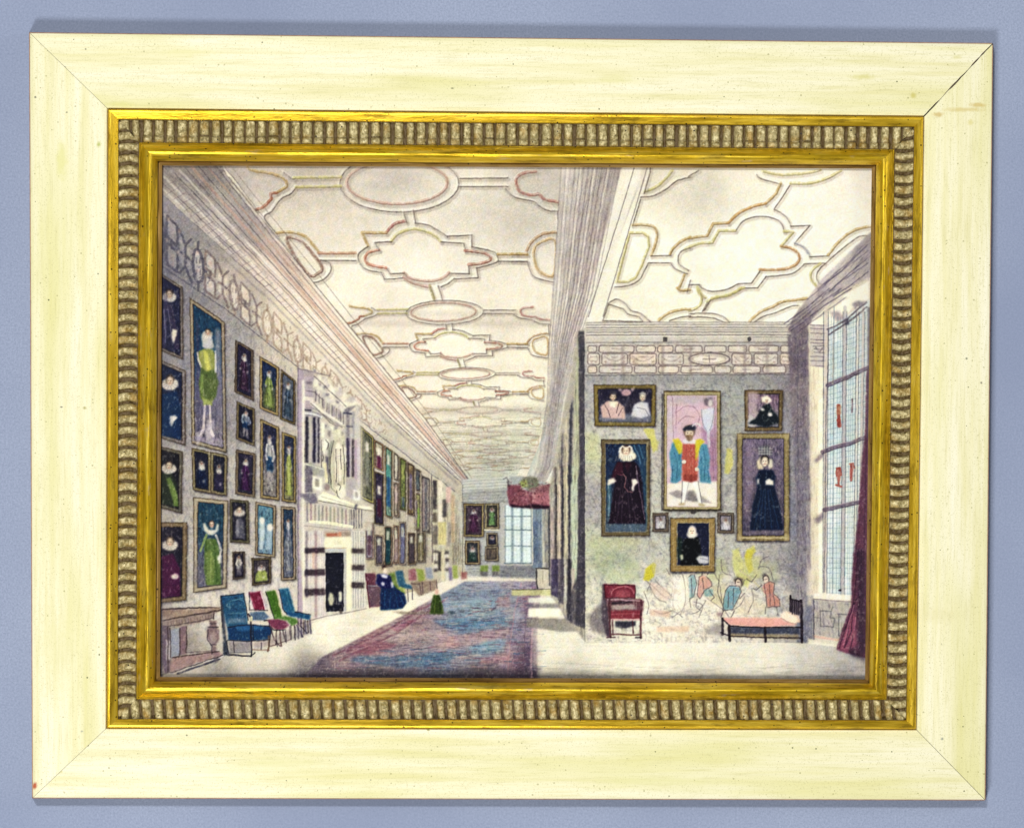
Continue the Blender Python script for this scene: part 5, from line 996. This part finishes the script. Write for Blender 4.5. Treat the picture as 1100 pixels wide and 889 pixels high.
def draw_print():
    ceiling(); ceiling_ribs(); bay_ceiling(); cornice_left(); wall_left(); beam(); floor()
    far_pictures(); fireplace(); left_pictures(); pillars(); wall_right(); window_right(); right_pictures(); furniture(); finish()
    return IMG
# ================================================================ the scene
import bpy, bmesh
from mathutils import Matrix, Vector
U = 0.0005                      # one drawing unit is half a millimetre
FOC = 2600.0                    # camera distance / focal length in drawing units
ICX, ICY = 550.0, 444.5

def solve_camera():
    """camera pose from the four outer corners of the frame (a true rectangle)"""
    obs = np.array([(31.2,34.8),(1066.8,46.4),(1058.7,859.2),(34.4,857.0)])
    def rot(a, b, c):
        ca, sa, cb, sb, cc, sc_ = math.cos(a), math.sin(a), math.cos(b), math.sin(b), math.cos(c), math.sin(c)
        return np.array([[cc,-sc_,0],[sc_,cc,0],[0,0,1]]) @ np.array([[cb,0,sb],[0,1,0],[-sb,0,cb]]) @ np.array([[1,0,0],[0,ca,-sa],[0,sa,ca]])
    def proj(p):
        R = rot(*p[:3]); W, H = p[6], p[7]
        P = np.array([(-W/2,H/2,0),(W/2,H/2,0),(W/2,-H/2,0),(-W/2,-H/2,0)]) @ R.T + np.array([p[3], p[4], p[5]-FOC])
        return np.stack([ICX+FOC*P[:,0]/-P[:,2], ICY-FOC*P[:,1]/-P[:,2]], 1)
    p = np.array([0,0,0,0,0,0,1030.,815.]); 
    for _ in range(40):
        r = (proj(p)-obs).ravel(); J = np.zeros((8, 8))
        for i in range(8):
            e = 1e-5 if i < 3 else 1e-2
            q = p.copy(); q[i] += e; J[:, i] = ((proj(q)-obs).ravel()-r)/e
        J[:, 5] = 0                 # distance is fixed: size and distance cannot both be read off
        p = p-np.linalg.lstsq(J, r, rcond=1e-9)[0]
    return rot(*p[:3]), np.array([p[3], p[4], p[5]-FOC]), p
ROT, TR, PAR = solve_camera()
ZTOP = 40.0                     # the outer ring stands 40 units (20 mm) off the wall
# frame coordinates: X right, Y up, Z towards the viewer, Z = 11 on the wall
def unproj(x, y, zz):
    d = np.array([(x-ICX)/FOC, -(y-ICY)/FOC, -1.0])
    o = ROT.T @ (-TR); dd = ROT.T @ d
    t = ((zz-ZTOP)-o[2])/dd[2]
    P = o+dd*t
    return (P[0], P[1])
def toimg(X, Y, zz):
    P = np.stack([X, Y, np.full_like(X, zz-ZTOP)], -1) @ ROT.T + TR
    return ICX+FOC*P[...,0]/-P[...,2], ICY-FOC*P[...,1]/-P[...,2]
def w3(X, Y, Z): return (X*U, -Z*U, Y*U)

scene = bpy.context.scene; C = scene.collection
def link(name, verts, faces, mat, parent=None, smooth=False):
    me = bpy.data.meshes.new(name); me.from_pydata(verts, [], faces); me.update()
    if smooth: me.polygons.foreach_set('use_smooth', [True]*len(me.polygons))
    for m in (mat if isinstance(mat, list) else [mat]): me.materials.append(m)
    o = bpy.data.objects.new(name, me); C.objects.link(o)
    if parent: o.parent = parent
    return o

# ---------------------------------------------------------------- materials
def mat(name):
    m = bpy.data.materials.new(name); m.use_nodes = True
    nt = m.node_tree; b = nt.nodes['Principled BSDF']
    return m, nt, b
class N:
    def __init__(s, nt): s.nt = nt
    def __call__(s, t, **k):
        n = s.nt.nodes.new(t)
        for a, v in k.items():
            if a.startswith('i_'):
                key = a[2:]; key = int(key) if key.isdigit() else key.replace('_', ' ')
                if isinstance(v, bpy.types.NodeSocket): s.nt.links.new(v, n.inputs[key])
                else: n.inputs[key].default_value = v
            else: setattr(n, a, v)
        return n
    def L(s, a, b): s.nt.links.new(a, b)
def ramp(n, fac, stops):
    r = n('ShaderNodeValToRGB', i_Fac=fac); e = r.color_ramp.elements
    e[0].position, e[0].color = stops[0][0], (*stops[0][1], 1); e[1].position, e[1].color = stops[-1][0], (*stops[-1][1], 1)
    for p, c in stops[1:-1]: k = e.new(p); k.color = (*c, 1)
    return r.outputs[0]
def mix(n, fac, a, b, mode='MIX'):
    m = n('ShaderNodeMix', data_type='RGBA', blend_type=mode)
    for s, v in ((m.inputs[0], fac), (m.inputs[6], a), (m.inputs[7], b)):
        if isinstance(v, bpy.types.NodeSocket): n.L(v, s)
        elif isinstance(v, (int, float)): s.default_value = v
        else: s.default_value = (*v, 1)
    return m.outputs[2]
def sl(c): return tuple(((v/255+.055)/1.055)**2.4 if v > 10 else v/255/12.92 for v in c)
def speckle(n, co, scale, thr, seed=0):
    mp = n('ShaderNodeMapping', i_Vector=co, i_Location=(seed*3.1, seed*1.7, seed))
    v = n('ShaderNodeTexVoronoi', i_Vector=mp.outputs[0], i_Scale=scale)
    nz = n('ShaderNodeTexNoise', i_Vector=mp.outputs[0], i_Scale=scale*.35, i_Detail=1.0)
    a = n('ShaderNodeMath', operation='MULTIPLY', i_0=nz.outputs[0], i_1=thr)
    c = n('ShaderNodeMath', operation='LESS_THAN', i_0=v.outputs['Distance'], i_1=a.outputs[0])
    # only some of the cells carry a fleck
    r = n('ShaderNodeSeparateColor', i_Color=v.outputs['Color'])
    g = n('ShaderNodeMath', operation='GREATER_THAN', i_0=r.outputs[0], i_1=.72)
    return n('ShaderNodeMath', operation='MULTIPLY', i_0=c.outputs[0], i_1=g.outputs[0]).outputs[0]

def cream(vertical, seed):
    m, nt, b = mat('cream_paint'); n = N(nt)
    co = n('ShaderNodeTexCoord').outputs['Object']
    sc = (160, 1, 7) if vertical else (7, 1, 160)
    mp = n('ShaderNodeMapping', i_Vector=co, i_Scale=sc, i_Location=(seed, 0, seed*2.3))
    streak = n('ShaderNodeTexNoise', i_Vector=mp.outputs[0], i_Scale=1.0, i_Detail=4.0, i_Roughness=.6)
    mp2 = n('ShaderNodeMapping', i_Vector=co, i_Scale=(900, 1, 44) if vertical else (44, 1, 900), i_Location=(seed, 0, seed))
    fine = n('ShaderNodeTexNoise', i_Vector=mp2.outputs[0], i_Scale=1.0, i_Detail=3.0, i_Roughness=.7)
    mp3 = n('ShaderNodeMapping', i_Vector=co, i_Scale=(34, 1, 6) if vertical else (6, 1, 34), i_Location=(seed*5, 0, seed))
    blot = n('ShaderNodeTexNoise', i_Vector=mp3.outputs[0], i_Scale=1.0, i_Detail=3.0)
    base = ramp(n, streak.outputs[0], [(.30, sl(P_CR1)), (.5, sl(P_CR2)), (.68, sl(P_CR3))])
    f = ramp(n, blot.outputs[0], [(.46, (0,0,0)), (.66, (1,1,1))])
    base = mix(n, n('ShaderNodeMath', operation='MULTIPLY', i_0=f, i_1=.55).outputs[0], base, sl(P_CRY))
    f2 = ramp(n, fine.outputs[0], [(.52, (0,0,0)), (.75, (1,1,1))])
    base = mix(n, n('ShaderNodeMath', operation='MULTIPLY', i_0=f2, i_1=.55).outputs[0], base, sl((206,200,136)))
    # grain of the wood showing through
    gr = n('ShaderNodeTexNoise', i_Vector=co, i_Scale=1500.0, i_Detail=2.0)
    base = mix(n, ramp(n, gr.outputs[0], [(.56, (0,0,0)), (.74, (.6,.6,.6))]), base, sl((190,186,130)))
    s1 = speckle(n, co, 330, .26, seed); s2 = speckle(n, co, 150, .12, seed+4)
    base = mix(n, n('ShaderNodeMath', operation='MULTIPLY', i_0=s1, i_1=.55).outputs[0], base, sl((150,146,84)))
    base = mix(n, n('ShaderNodeMath', operation='MULTIPLY', i_0=s2, i_1=.8).outputs[0], base, sl((86,92,50)))
    # marks with a place of their own: object space, metres
    for (px, py, rx, ry, c, a) in STAINS[vertical]:
        X, Y = unproj(px, py, 40)
        d = n('ShaderNodeMapping', i_Vector=co, i_Location=(-X*U/(rx*U), 0, -Y*U/(ry*U)), i_Scale=(1/(rx*U), 0, 1/(ry*U)))
        wob = n('ShaderNodeTexNoise', i_Vector=co, i_Scale=420.0, i_Detail=2.0)
        ln = n('ShaderNodeVectorMath', operation='LENGTH', i_0=d.outputs[0])
        s = n('ShaderNodeMath', operation='ADD', i_0=ln.outputs['Value'], i_1=wob.outputs[0])
        fac = ramp(n, s.outputs[0], [(.70, (a,a,a)), (1.0, (0,0,0))]) if 0 else n('ShaderNodeMapRange', i_0=s.outputs[0], i_1=.8, i_2=1.55, i_3=a, i_4=0.0).outputs[0]
        base = mix(n, fac, base, sl(c))
    n.L(base, b.inputs['Base Color']); b.inputs['Roughness'].default_value = .48
    b.inputs['Specular IOR Level'].default_value = .35
    bp = n('ShaderNodeBump', i_Strength=.25, i_Distance=.0004, i_Height=streak.outputs[0])
    bp2 = n('ShaderNodeBump', i_Strength=.2, i_Distance=.0002, i_Height=fine.outputs[0]); n.L(bp.outputs[0], bp2.inputs['Normal'])
    n.L(bp2.outputs[0], b.inputs['Normal'])
    return m
def gold(name, vertical, c1, c2, c3, rough=.3, seed=0, metal=.85, wear=.5):
    m, nt, b = mat(name); n = N(nt)
    co = n('ShaderNodeTexCoord').outputs['Object']
    mp = n('ShaderNodeMapping', i_Vector=co, i_Scale=(420, 300, 26) if vertical else (26, 300, 420), i_Location=(seed, 0, seed))
    a = n('ShaderNodeTexNoise', i_Vector=mp.outputs[0], i_Scale=1.0, i_Detail=4.0, i_Roughness=.65)
    mp2 = n('ShaderNodeMapping', i_Vector=co, i_Scale=(260, 260, 60) if vertical else (60, 260, 260), i_Location=(seed*2, 0, seed))
    w = n('ShaderNodeTexNoise', i_Vector=mp2.outputs[0], i_Scale=1.0, i_Detail=5.0, i_Roughness=.7)
    base = ramp(n, a.outputs[0], [(.3, c1), (.5, c2), (.72, c3)])
    base = mix(n, n('ShaderNodeMath', operation='MULTIPLY', i_0=ramp(n, w.outputs[0], [(.62, (0,0,0)), (.74, (1,1,1))]), i_1=wear).outputs[0], base, sl((226,200,150)))
    base = mix(n, n('ShaderNodeMath', operation='MULTIPLY', i_0=ramp(n, w.outputs[0], [(.34, (1,1,1)), (.47, (0,0,0))]), i_1=.55 if metal < .86 else .3).outputs[0], base, sl((112,84,22)))
    s = speckle(n, co, 420, .34, seed)
    base = mix(n, n('ShaderNodeMath', operation='MULTIPLY', i_0=s, i_1=.9).outputs[0], base, sl((46,34,14)))
    n.L(base, b.inputs['Base Color'])
    b.inputs['Metallic'].default_value = metal
    n.L(n('ShaderNodeMapRange', i_0=a.outputs[0], i_1=.3, i_2=.7, i_3=rough-.06, i_4=rough+.12).outputs[0], b.inputs['Roughness'])
    bp = n('ShaderNodeBump', i_Strength=.55, i_Distance=.0004, i_Height=w.outputs[0]); n.L(bp.outputs[0], b.inputs['Normal'])
    return m
P_CR1, P_CR2, P_CR3, P_CRY = (232,226,170), (244,239,200), (249,245,218), (222,218,138)
STAINS = {True: [(1050,113,12,3,(206,180,96),.7),(1036,118,26,3.2,(210,190,110),.6),(1008,123,7,3.4,(200,172,90),.7),(106,155,3,4,(170,180,60),.75),(37.5,843.5,3.4,5,(190,96,60),1.0),(38,104.5,1.6,1.6,(70,70,60),.9),(72,121,1.2,1.2,(70,70,60),.8),(66,172,7,26,(222,220,130),.55),(1042,131,4,4,(216,206,120),.6),(66,437,2,1,(70,74,60),.8),(91,438,2.2,2.2,(170,164,90),.8),(1038,385,1.6,1.6,(90,96,70),.8),(1054,411,1.6,1.6,(90,86,70),.8),(1005,660,30,10,(222,214,160),.3),(60,700,20,60,(226,222,160),.4),(1012,793,2,2,(90,110,110),.7),(88,785,2,1.6,(130,140,130),.7)],
  False: [(981,103,4,4,(200,190,90),.7),(926,83,16,4,(214,208,126),.6),(1028,62,6,3,(214,208,130),.5),(69,72.5,2.4,1.8,(60,60,40),.95),(92,53,1.2,1.2,(96,96,60),.8),(486,95,2,1.2,(120,120,70),.8),(460,784,2,1.4,(150,146,84),.8),(660,85,26,5,(228,224,160),.5),(200,57,40,6,(230,226,160),.5),(130,112,18,4,(216,214,130),.5),(64,828,4,2,(206,196,100),.7),(300,820,60,8,(226,224,160),.4),(700,838,80,6,(226,224,160),.4)]}
G1, G2, G3 = sl((176,128,24)), sl((224,176,52)), sl((240,200,84))
M = {}
for v in (True, False):
    M['cream', v] = cream(v, 3 if v else 8)
    M['strip', v] = gold('gilt_bright', v, sl((206,164,28)), sl((240,198,50)), sl((252,220,84)), .34, 2 if v else 5, .8, .25)
    M['mould', v] = gold('gilt_old', v, sl((176,140,14)), sl((226,188,34)), sl((250,222,90)), .33, 7 if v else 11, .68, .8)
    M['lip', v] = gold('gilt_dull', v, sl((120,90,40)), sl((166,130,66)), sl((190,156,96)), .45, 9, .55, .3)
def plain(name, c, rough=.8):
    m, nt, b = mat(name); n = N(nt)
    co = n('ShaderNodeTexCoord').outputs['Object']
    z_ = n('ShaderNodeTexNoise', i_Vector=co, i_Scale=300.0, i_Detail=3.0)
    n.L(ramp(n, z_.outputs[0], [(.3, tuple(v*.75 for v in sl(c))), (.7, tuple(min(1, v*1.2) for v in sl(c)))]), b.inputs['Base Color']); b.inputs['Roughness'].default_value = rough
    return m
M['edge'] = plain('bare_wood_edge', (196,150,120)); M['side'] = plain('frame_side_paint', (150,134,112))
def bead_mat():
    m, nt, b = mat('aged_carving'); n = N(nt)
    co = n('ShaderNodeTexCoord').outputs['Object']
    a = n('ShaderNodeTexNoise', i_Vector=co, i_Scale=420.0, i_Detail=4.0, i_Roughness=.7)
    c = n('ShaderNodeTexNoise', i_Vector=co, i_Scale=130.0, i_Detail=3.0)
    base = ramp(n, a.outputs[0], [(.28, sl((112,100,58))), (.42, sl((160,146,96))), (.56, sl((206,192,142))), (.72, sl((246,234,186)))])
    base = mix(n, ramp(n, c.outputs[0], [(.5, (0,0,0)), (.72, (.8,.8,.8))]), base, sl((166,130,48)))
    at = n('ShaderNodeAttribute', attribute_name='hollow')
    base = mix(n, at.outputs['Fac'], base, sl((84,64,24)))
    s = speckle(n, co, 380, .3, 2)
    base = mix(n, s, base, sl((50,38,22)))
    n.L(base, b.inputs['Base Color']); b.inputs['Roughness'].default_value = .5; b.inputs['Metallic'].default_value = .25
    bp = n('ShaderNodeBump', i_Strength=.5, i_Distance=.0005, i_Height=a.outputs[0]); n.L(bp.outputs[0], b.inputs['Normal'])
    return m
M['bead'] = bead_mat()

# ---------------------------------------------------------------- the frame: rings of corners TL TR BR BL
R0 = [(31.2,34.8),(1066.8,46.4),(1058.7,859.2),(34.4,857.0)]
R1 = [(115.8,117.0),(992.3,125.3),(984.2,783.0),(114.4,781.6)]
R2 = [(127.2,128.5),(982.0,136.3),(973.4,773.2),(126.6,771.9)]
R3 = [(149.5,153.2),(960.8,160.6),(952.3,751.2),(146.6,750.6)]
R4 = [(174.3,178.0),(936.4,181.2),(929.2,729.2),(171.9,726.6)]
def ring(a, b, t, zz):
    """corner ring between two measured rings, brought to height zz over the wall"""
    return [unproj(a[i][0]+(b[i][0]-a[i][0])*t, a[i][1]+(b[i][1]-a[i][1])*t, zz)+(zz,) for i in range(4)]
root = bpy.data.objects.new('framed_picture', None); C.objects.link(root)
root.location = (0, 0, 0)
root['label'] = 'framed coloured print of a long portrait gallery in a wide cream and gilt frame'
root['category'] = 'framed picture'
SIDES = [('top', 0, 1, False), ('right', 1, 2, True), ('bottom', 2, 3, False), ('left', 3, 0, True)]
GAPS = {0: .22, 1: .8, 2: .3, 3: .22}
def rail(name, rings, key, side, nlen=2, matidx=None, mats=None, gap=True, wob=0):
    nm, a, b, vert = side
    verts, faces, mi = [], [], []
    K = len(rings)
    rr = random.Random(a*7+K)
    for k, R in enumerate(rings):
        A, B = Vector(R[a]), Vector(R[b]); d = (B-A).normalized()
        ga = GAPS[a]*(1+(rr.uniform(-.9, .9) if a == 1 else 0)) if gap else 0.02; gb = GAPS[b]*(1+(rr.uniform(-.9, .9) if b == 1 else 0)) if gap else 0.02
        A = A+d*ga; B = B-d*gb
        for i in range(nlen):
            P = A.lerp(B, i/(nlen-1)); q = 0
            if wob and 0 < i < nlen-1: q = wob*(vnoise(np.array(i*.35), np.array(k*.7+a*9.0), 3)-.5)
            verts.append(w3(P[0], P[1], P[2]+float(q)))
    for k in range(K-1):
        for i in range(nlen-1):
            faces.append((k*nlen+i, (k+1)*nlen+i, (k+1)*nlen+i+1, k*nlen+i+1)); mi.append(matidx[k] if matidx else 0)
    # close the ends and the back so the rail is solid
    faces.append(tuple(k*nlen for k in range(K))[::-1]); mi.append(mi[0]); faces.append(tuple(k*nlen+nlen-1 for k in range(K))); mi.append(mi[0])
    for i in range(nlen-1): faces.append(((K-1)*nlen+i, i, i+1, (K-1)*nlen+i+1)); mi.append(mi[0])
    o = link(name, verts, faces, mats or [M[key, vert]], root)
    o.data.polygons.foreach_set('material_index', mi)
    return o
def frame():
    # wide cream rail
    prof = [(0.010,11.6)]+[(0.0,12.2),(0.0,37.6),(0.004,38.6),(0.012,39.4),(0.022,39.9)]
    prof += [(t, 40.2+1.0*math.sin(math.pi*min(1, t*1.1))**1.0-5.0*max(0, t-.45)**1.4) for t in [.05+.045*i for i in range(21)]]
    prof += [(.985, prof[-1][1]-.5), (.998, prof[-1][1]-2.5), (.998, 11.6)]
    for s in SIDES:
        rings = [ring(R0, R1, t, zz) for t, zz in prof]
        # middle of each ring edge keeps straight; corner positions measured from the photograph
        mi = [1, 1, 2, 2, 0]+[0]*(len(prof)-5)
        o = rail('frame_rail', rings, 'cream', s, 40, mi, [M['cream', s[3]], M['side'], M['edge']], True, .25)
    # bright gilt strip
    pr = [(.03,12.0),(.03,37.5),(.06,40.6),(.16,41.8),(.30,42.0),(.90,38.6),(.99,37.8),(.99,12.0)]
    for s in SIDES: rail('gilt_strip', [ring(R1, R2, t, zz) for t, zz in pr], 'strip', s, 30, gap=False, wob=.3)
    # inner moulding: groove, rounded ridge, hollow and dull lip beside the picture
    LP = .80
    def mz(t):
        if t < .10: return 32.0+t*30
        return 35.0+6.0*math.sin(min(1, (t-.10)/.52)*math.pi*.62)**1.0-((max(0, t-.40)/.42)**1.7)*10.5
    pr = [(.0,12.0),(.0,31.0),(.045,31.6)]+[(.07+.73*i/18, mz(.07+.73*i/18)) for i in range(19)]
    pr += [(.815,24.6),(.84,25.6),(.88,25.8),(.94,24.6),(.985,23.6),(1.0,22.8),(1.0,22.2),(.98,12.0)]
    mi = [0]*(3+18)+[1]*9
    for s in SIDES:
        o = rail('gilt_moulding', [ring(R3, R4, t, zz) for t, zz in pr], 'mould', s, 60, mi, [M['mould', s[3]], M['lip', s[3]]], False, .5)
def beads():
    """carved band: every unit is a long lobe and a round bead, shaped as one relief sheet per side"""
    for nm, a, b, vert in SIDES:
        o2, i2 = ring(R2, R3, 0.0, 36), ring(R2, R3, 1.0, 32)
        Ao, Bo, Ai, Bi = (Vector(v) for v in (o2[a], o2[b], i2[a], i2[b]))
        L = (Bo-Ao).length; nun = round(L/12.15); SU = 14; SV = 20
        nl = nun*SU+1
        verts, hol = [], []
        rr = random.Random(a+3)
        J = [(rr.uniform(-.9,.9), rr.uniform(.82,1.1), rr.uniform(.66,1.2), rr.uniform(-.12,.12), rr.uniform(-.05,.05)) for _ in range(nun+1)]
        kind = {'top': 0, 'bottom': 1, 'left': 2, 'right': 2}[nm]
        dd = (Bo-Ao).normalized()
        for iv in range(SV+1):
            v = iv/SV
            S_, E_ = Ao.lerp(Ai, v), Bo.lerp(Bi, v); xs, xe = (S_-Ao).dot(dd), (E_-Ao).dot(dd)
            for iu in range(nl):
                xx = min(max(iu/(nl-1)*L, xs+iu*1e-4), xe-(nl-iu)*1e-4); s = min(1, max(0, xx/L)); un = min(nun-1, int(s*nun)); f = s*nun-un-.5
                j = J[un]
                # mitred ends: the band narrows with the corner, so measure along the mid line
                P = S_.lerp(E_, (xx-xs)/(xe-xs))
                sh = (.16*math.sin(v*math.pi) if kind == 2 else (.14*(v-.5) if kind == 1 else 0))
                g = (f-j[4]-sh)/(.38*j[1])
                split = .70+j[3]*.6 if kind == 0 else .60+j[3]
                body = max(0, 1-g*g)**.5
                if kind == 0:
                    l1 = max(0, 1-((v-.36)/.35)**4) if v < split else 0
                    l2 = max(0, 1-((v-.84)/.145)**2)**.5 if v >= .69 else 0
                    h = max(body*max(0, l1)**.5*5.2, max(0, 1-g*g*.9)**.5*l2*6.2)
                elif kind == 1:
                    l1 = max(0, 1-((v-.5)/.48)**6)**.5
                    h = body*l1*(5.6+1.2*math.cos(v*9+j[0]))
                else:
                    l1 = max(0, 1-((v-.5)/.48)**6)**.5
                    h = body*l1*(5.0+1.7*math.cos(v*10.5+j[0]*.6))
                h *= j[2]
                px, py = P[0]*.16, P[1]*.16
                nz = float(vnoise(np.array(px*2.6), np.array(py*2.6), 5))-.5
                nz2 = float(vnoise(np.array(px*6), np.array(py*6), 6))-.5
                base = 31.2-1.2*math.sin(v*math.pi)
                zz = base+h+nz*2.6*(h > .2)+nz2*1.6
                if v < .02: zz = 36.5
                if v > .98: zz = 31.5
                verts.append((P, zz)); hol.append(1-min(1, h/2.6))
        V = [w3(P[0], P[1], zz) for P, zz in verts]
        F = [(k*nl+i, (k+1)*nl+i, (k+1)*nl+i+1, k*nl+i+1) for k in range(SV) for i in range(nl-1)]
        # back sheet and edges make it a solid strip
        base_i = len(V)
        for P in (Ao, Bo, Bi, Ai): V.append(w3(P[0], P[1], 12.5))
        F.append((base_i, base_i+3, base_i+2, base_i+1))
        F.append(tuple(range(0, nl))+(base_i+1, base_i)); F.append(tuple(range(SV*nl+nl-1, SV*nl-1, -1))+(base_i+3, base_i+2))
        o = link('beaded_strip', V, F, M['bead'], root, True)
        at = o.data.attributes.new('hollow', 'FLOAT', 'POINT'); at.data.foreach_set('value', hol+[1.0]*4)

def make_print():
    im = draw_print()
    zz = 17.0
    c = [unproj(x, y, zz) for x, y in ((168.5,173.5),(941.5,176),(934.5,734.5),(167,733))]
    x0 = max(c[0][0], c[3][0]); x1 = min(c[1][0], c[2][0]); y1 = min(c[0][1], c[1][1]); y0 = max(c[3][1], c[2][1])
    NX = int((x1-x0)*SC); NY = int((y1-y0)*SC)
    X, Y = np.meshgrid(np.linspace(x0, x1, NX), np.linspace(y0, y1, NY))
    px, py = toimg(X, Y, zz)
    u = np.clip((px-PX0)*SC-.5, 0, CW-1.001); v = np.clip((py-PY0)*SC-.5, 0, CH-1.001)
    ui = u.astype(int); vi = v.astype(int); fu = (u-ui)[..., None]; fv = (v-vi)[..., None]
    col = (im[vi, ui]*(1-fu)+im[vi, ui+1]*fu)*(1-fv)+(im[vi+1, ui]*(1-fu)+im[vi+1, ui+1]*fu)*fv
    s = col/255.0
    lin = np.where(s > .04, ((s+.055)/1.055)**2.4, s/12.92)*PGAIN
    verts = np.stack([X*U, np.full_like(X, -zz*U), Y*U], -1).reshape(-1, 3)
    idx = np.arange(NX*NY).reshape(NY, NX)
    F = np.stack([idx[:-1,:-1], idx[:-1,1:], idx[1:,1:], idx[1:,:-1]], -1).reshape(-1, 4)
    me = bpy.data.meshes.new('print')
    me.vertices.add(len(verts)); me.vertices.foreach_set('co', verts.astype(np.float32).ravel())
    me.loops.add(F.size); me.loops.foreach_set('vertex_index', F.astype(np.int32).ravel())
    me.polygons.add(len(F)); me.polygons.foreach_set('loop_start', np.arange(0, F.size, 4, dtype=np.int32))
    try: me.polygons.foreach_set('loop_total', np.full(len(F), 4, np.int32))
    except Exception: pass
    me.update(calc_edges=True)
    at = me.color_attributes.new('pigment', 'FLOAT_COLOR', 'POINT')
    rgba = np.ones((len(verts), 4), np.float32); rgba[:, :3] = lin.reshape(-1, 3)
    at.data.foreach_set('color', rgba.ravel())
    m, nt, b = mat('printed_paper'); n = N(nt)
    a = n('ShaderNodeAttribute', attribute_name='pigment')
    n.L(a.outputs['Color'], b.inputs['Base Color']); b.inputs['Roughness'].default_value = .9; b.inputs['Specular IOR Level'].default_value = .1
    me.materials.append(m)
    o = bpy.data.objects.new('print', me); C.objects.link(o); o.parent = root
    o['label'] = 'hand coloured print of a panelled gallery hung with portraits'
    # sheet of glass
    m = bpy.data.materials.new('picture_glass'); m.use_nodes = True; nt = m.node_tree; nt.nodes.clear(); n = N(nt)
    t = n('ShaderNodeBsdfTransparent', i_Color=(.985, .99, .985, 1)); g = n('ShaderNodeBsdfGlossy', i_Roughness=.02)
    fr = n('ShaderNodeFresnel', i_IOR=1.45); ge = n('ShaderNodeNewGeometry'); k1 = n('ShaderNodeMath', operation='SUBTRACT', i_0=1.0, i_1=ge.outputs['Backfacing']); k2 = n('ShaderNodeMath', operation='MULTIPLY', i_0=fr.outputs[0], i_1=k1.outputs[0]); mx = n('ShaderNodeMixShader', i_0=k2.outputs[0], i_1=t.outputs[0], i_2=g.outputs[0])
    out = n('ShaderNodeOutputMaterial'); n.L(mx.outputs[0], out.inputs[0])
    q = [(x0, y0), (x1, y0), (x1, y1), (x0, y1)]
    V = [w3(x, y, h) for h in (18.5, 21.5) for x, y in q]
    link('glass_pane', V, [(3,2,1,0),(4,5,6,7),(0,1,5,4),(1,2,6,5),(2,3,7,6),(3,0,4,7)], m, root)
    # backing board closes the frame behind the print
    V = [w3(x, y, h) for h in (12.2, 15.8) for x, y in q]
    link('backing_board', V, [(3,2,1,0),(4,5,6,7),(0,1,5,4),(1,2,6,5),(2,3,7,6),(3,0,4,7)], M['side'], root)

def wall():
    m, nt, b = mat('blue_grey_wall'); n = N(nt)
    co = n('ShaderNodeTexCoord').outputs['Object']
    a = n('ShaderNodeTexNoise', i_Vector=co, i_Scale=900.0, i_Detail=3.0, i_Roughness=.8)
    c = n('ShaderNodeTexNoise', i_Vector=co, i_Scale=6.0, i_Detail=4.0)
    base = ramp(n, a.outputs[0], [(.25, sl(tuple(v-20 for v in P_WALL))), (.75, sl(tuple(v+20 for v in P_WALL)))])
    base = mix(n, ramp(n, c.outputs[0], [(.35, (0,0,0)), (.7, (.6,.6,.6))]), base, sl(P_WALL2))
    n.L(base, b.inputs['Base Color']); b.inputs['Roughness'].default_value = .85; b.inputs['Specular IOR Level'].default_value = .15
    S = 3000
    o = link('wall', [w3(-S,-S,11), w3(S,-S,11), w3(S,S,11), w3(-S,S,11)], [(0,1,2,3)], m)
    o['kind'] = 'structure'
    return o

def lamp(name, loc, target, size, power, col=(1,1,1), sy=None):
    l = bpy.data.lights.new(name, 'AREA'); l.size = size; l.energy = power; l.color = col
    if sy: l.shape = 'RECTANGLE'; l.size_y = sy
    o = bpy.data.objects.new(name, l); C.objects.link(o)
    loc = Vector(w3(*loc)); o.location = loc
    o.rotation_euler = (Vector(w3(*target))-loc).to_track_quat('-Z', 'Y').to_euler()
    return o
P_WALL, P_WALL2 = (154,165,190), (132,143,172)
PGAIN = 1.0
def build():
    frame(); beads(); make_print(); wall()
    for n_, l_, s_, e_, sy_ in LAMPS: lamp('studio_or_added_lamp', l_, (0, 0, 20), s_, e_, (1, .985, .95), sy_)
    w = bpy.data.worlds.new('World'); scene.world = w; w.use_nodes = True
    bg = w.node_tree.nodes['Background']; bg.inputs[0].default_value = (.80, .86, 1, 1); bg.inputs[1].default_value = WORLD
    # camera
    cam = bpy.data.cameras.new('camera'); co = bpy.data.objects.new('camera', cam); C.objects.link(co)
    cam.sensor_width = 36; cam.lens = 36*FOC/1100.0; cam.clip_start = .01; cam.clip_end = 50
    # camera pose: x_cam = ROT x + TR, frame coordinates (X, Y, Z-ZTOP)
    Rc = ROT.T; pc = Rc @ (-TR)+np.array([0, 0, ZTOP])
    B = np.array([[1,0,0],[0,0,-1],[0,1,0]])          # frame axes to world axes
    Mx = np.eye(4); Mx[:3,:3] = B @ Rc; Mx[:3,3] = B @ pc*U
    co.matrix_world = Matrix(Mx.tolist())
    scene.camera = co
    scene.view_settings.view_transform = 'Standard'; scene.view_settings.look = 'None'; scene.view_settings.exposure = 0; scene.view_settings.gamma = 1
    scene.render.resolution_x = 1024; scene.render.resolution_y = 827
    scene.cycles.use_denoising = True
# name, position (drawing units, Z from wall), size in m, watts, second size
LAMPS = [('a', (-620, 1500, 3900), .14, 23, None), ('b', (-850, -1800, 3300), .30, 20.5, None), ('c', (2300, 700, 1500), .25, 2.6, None)]  # c is added at the right to put highlights on the gilt moulding
WORLD = .12
build()
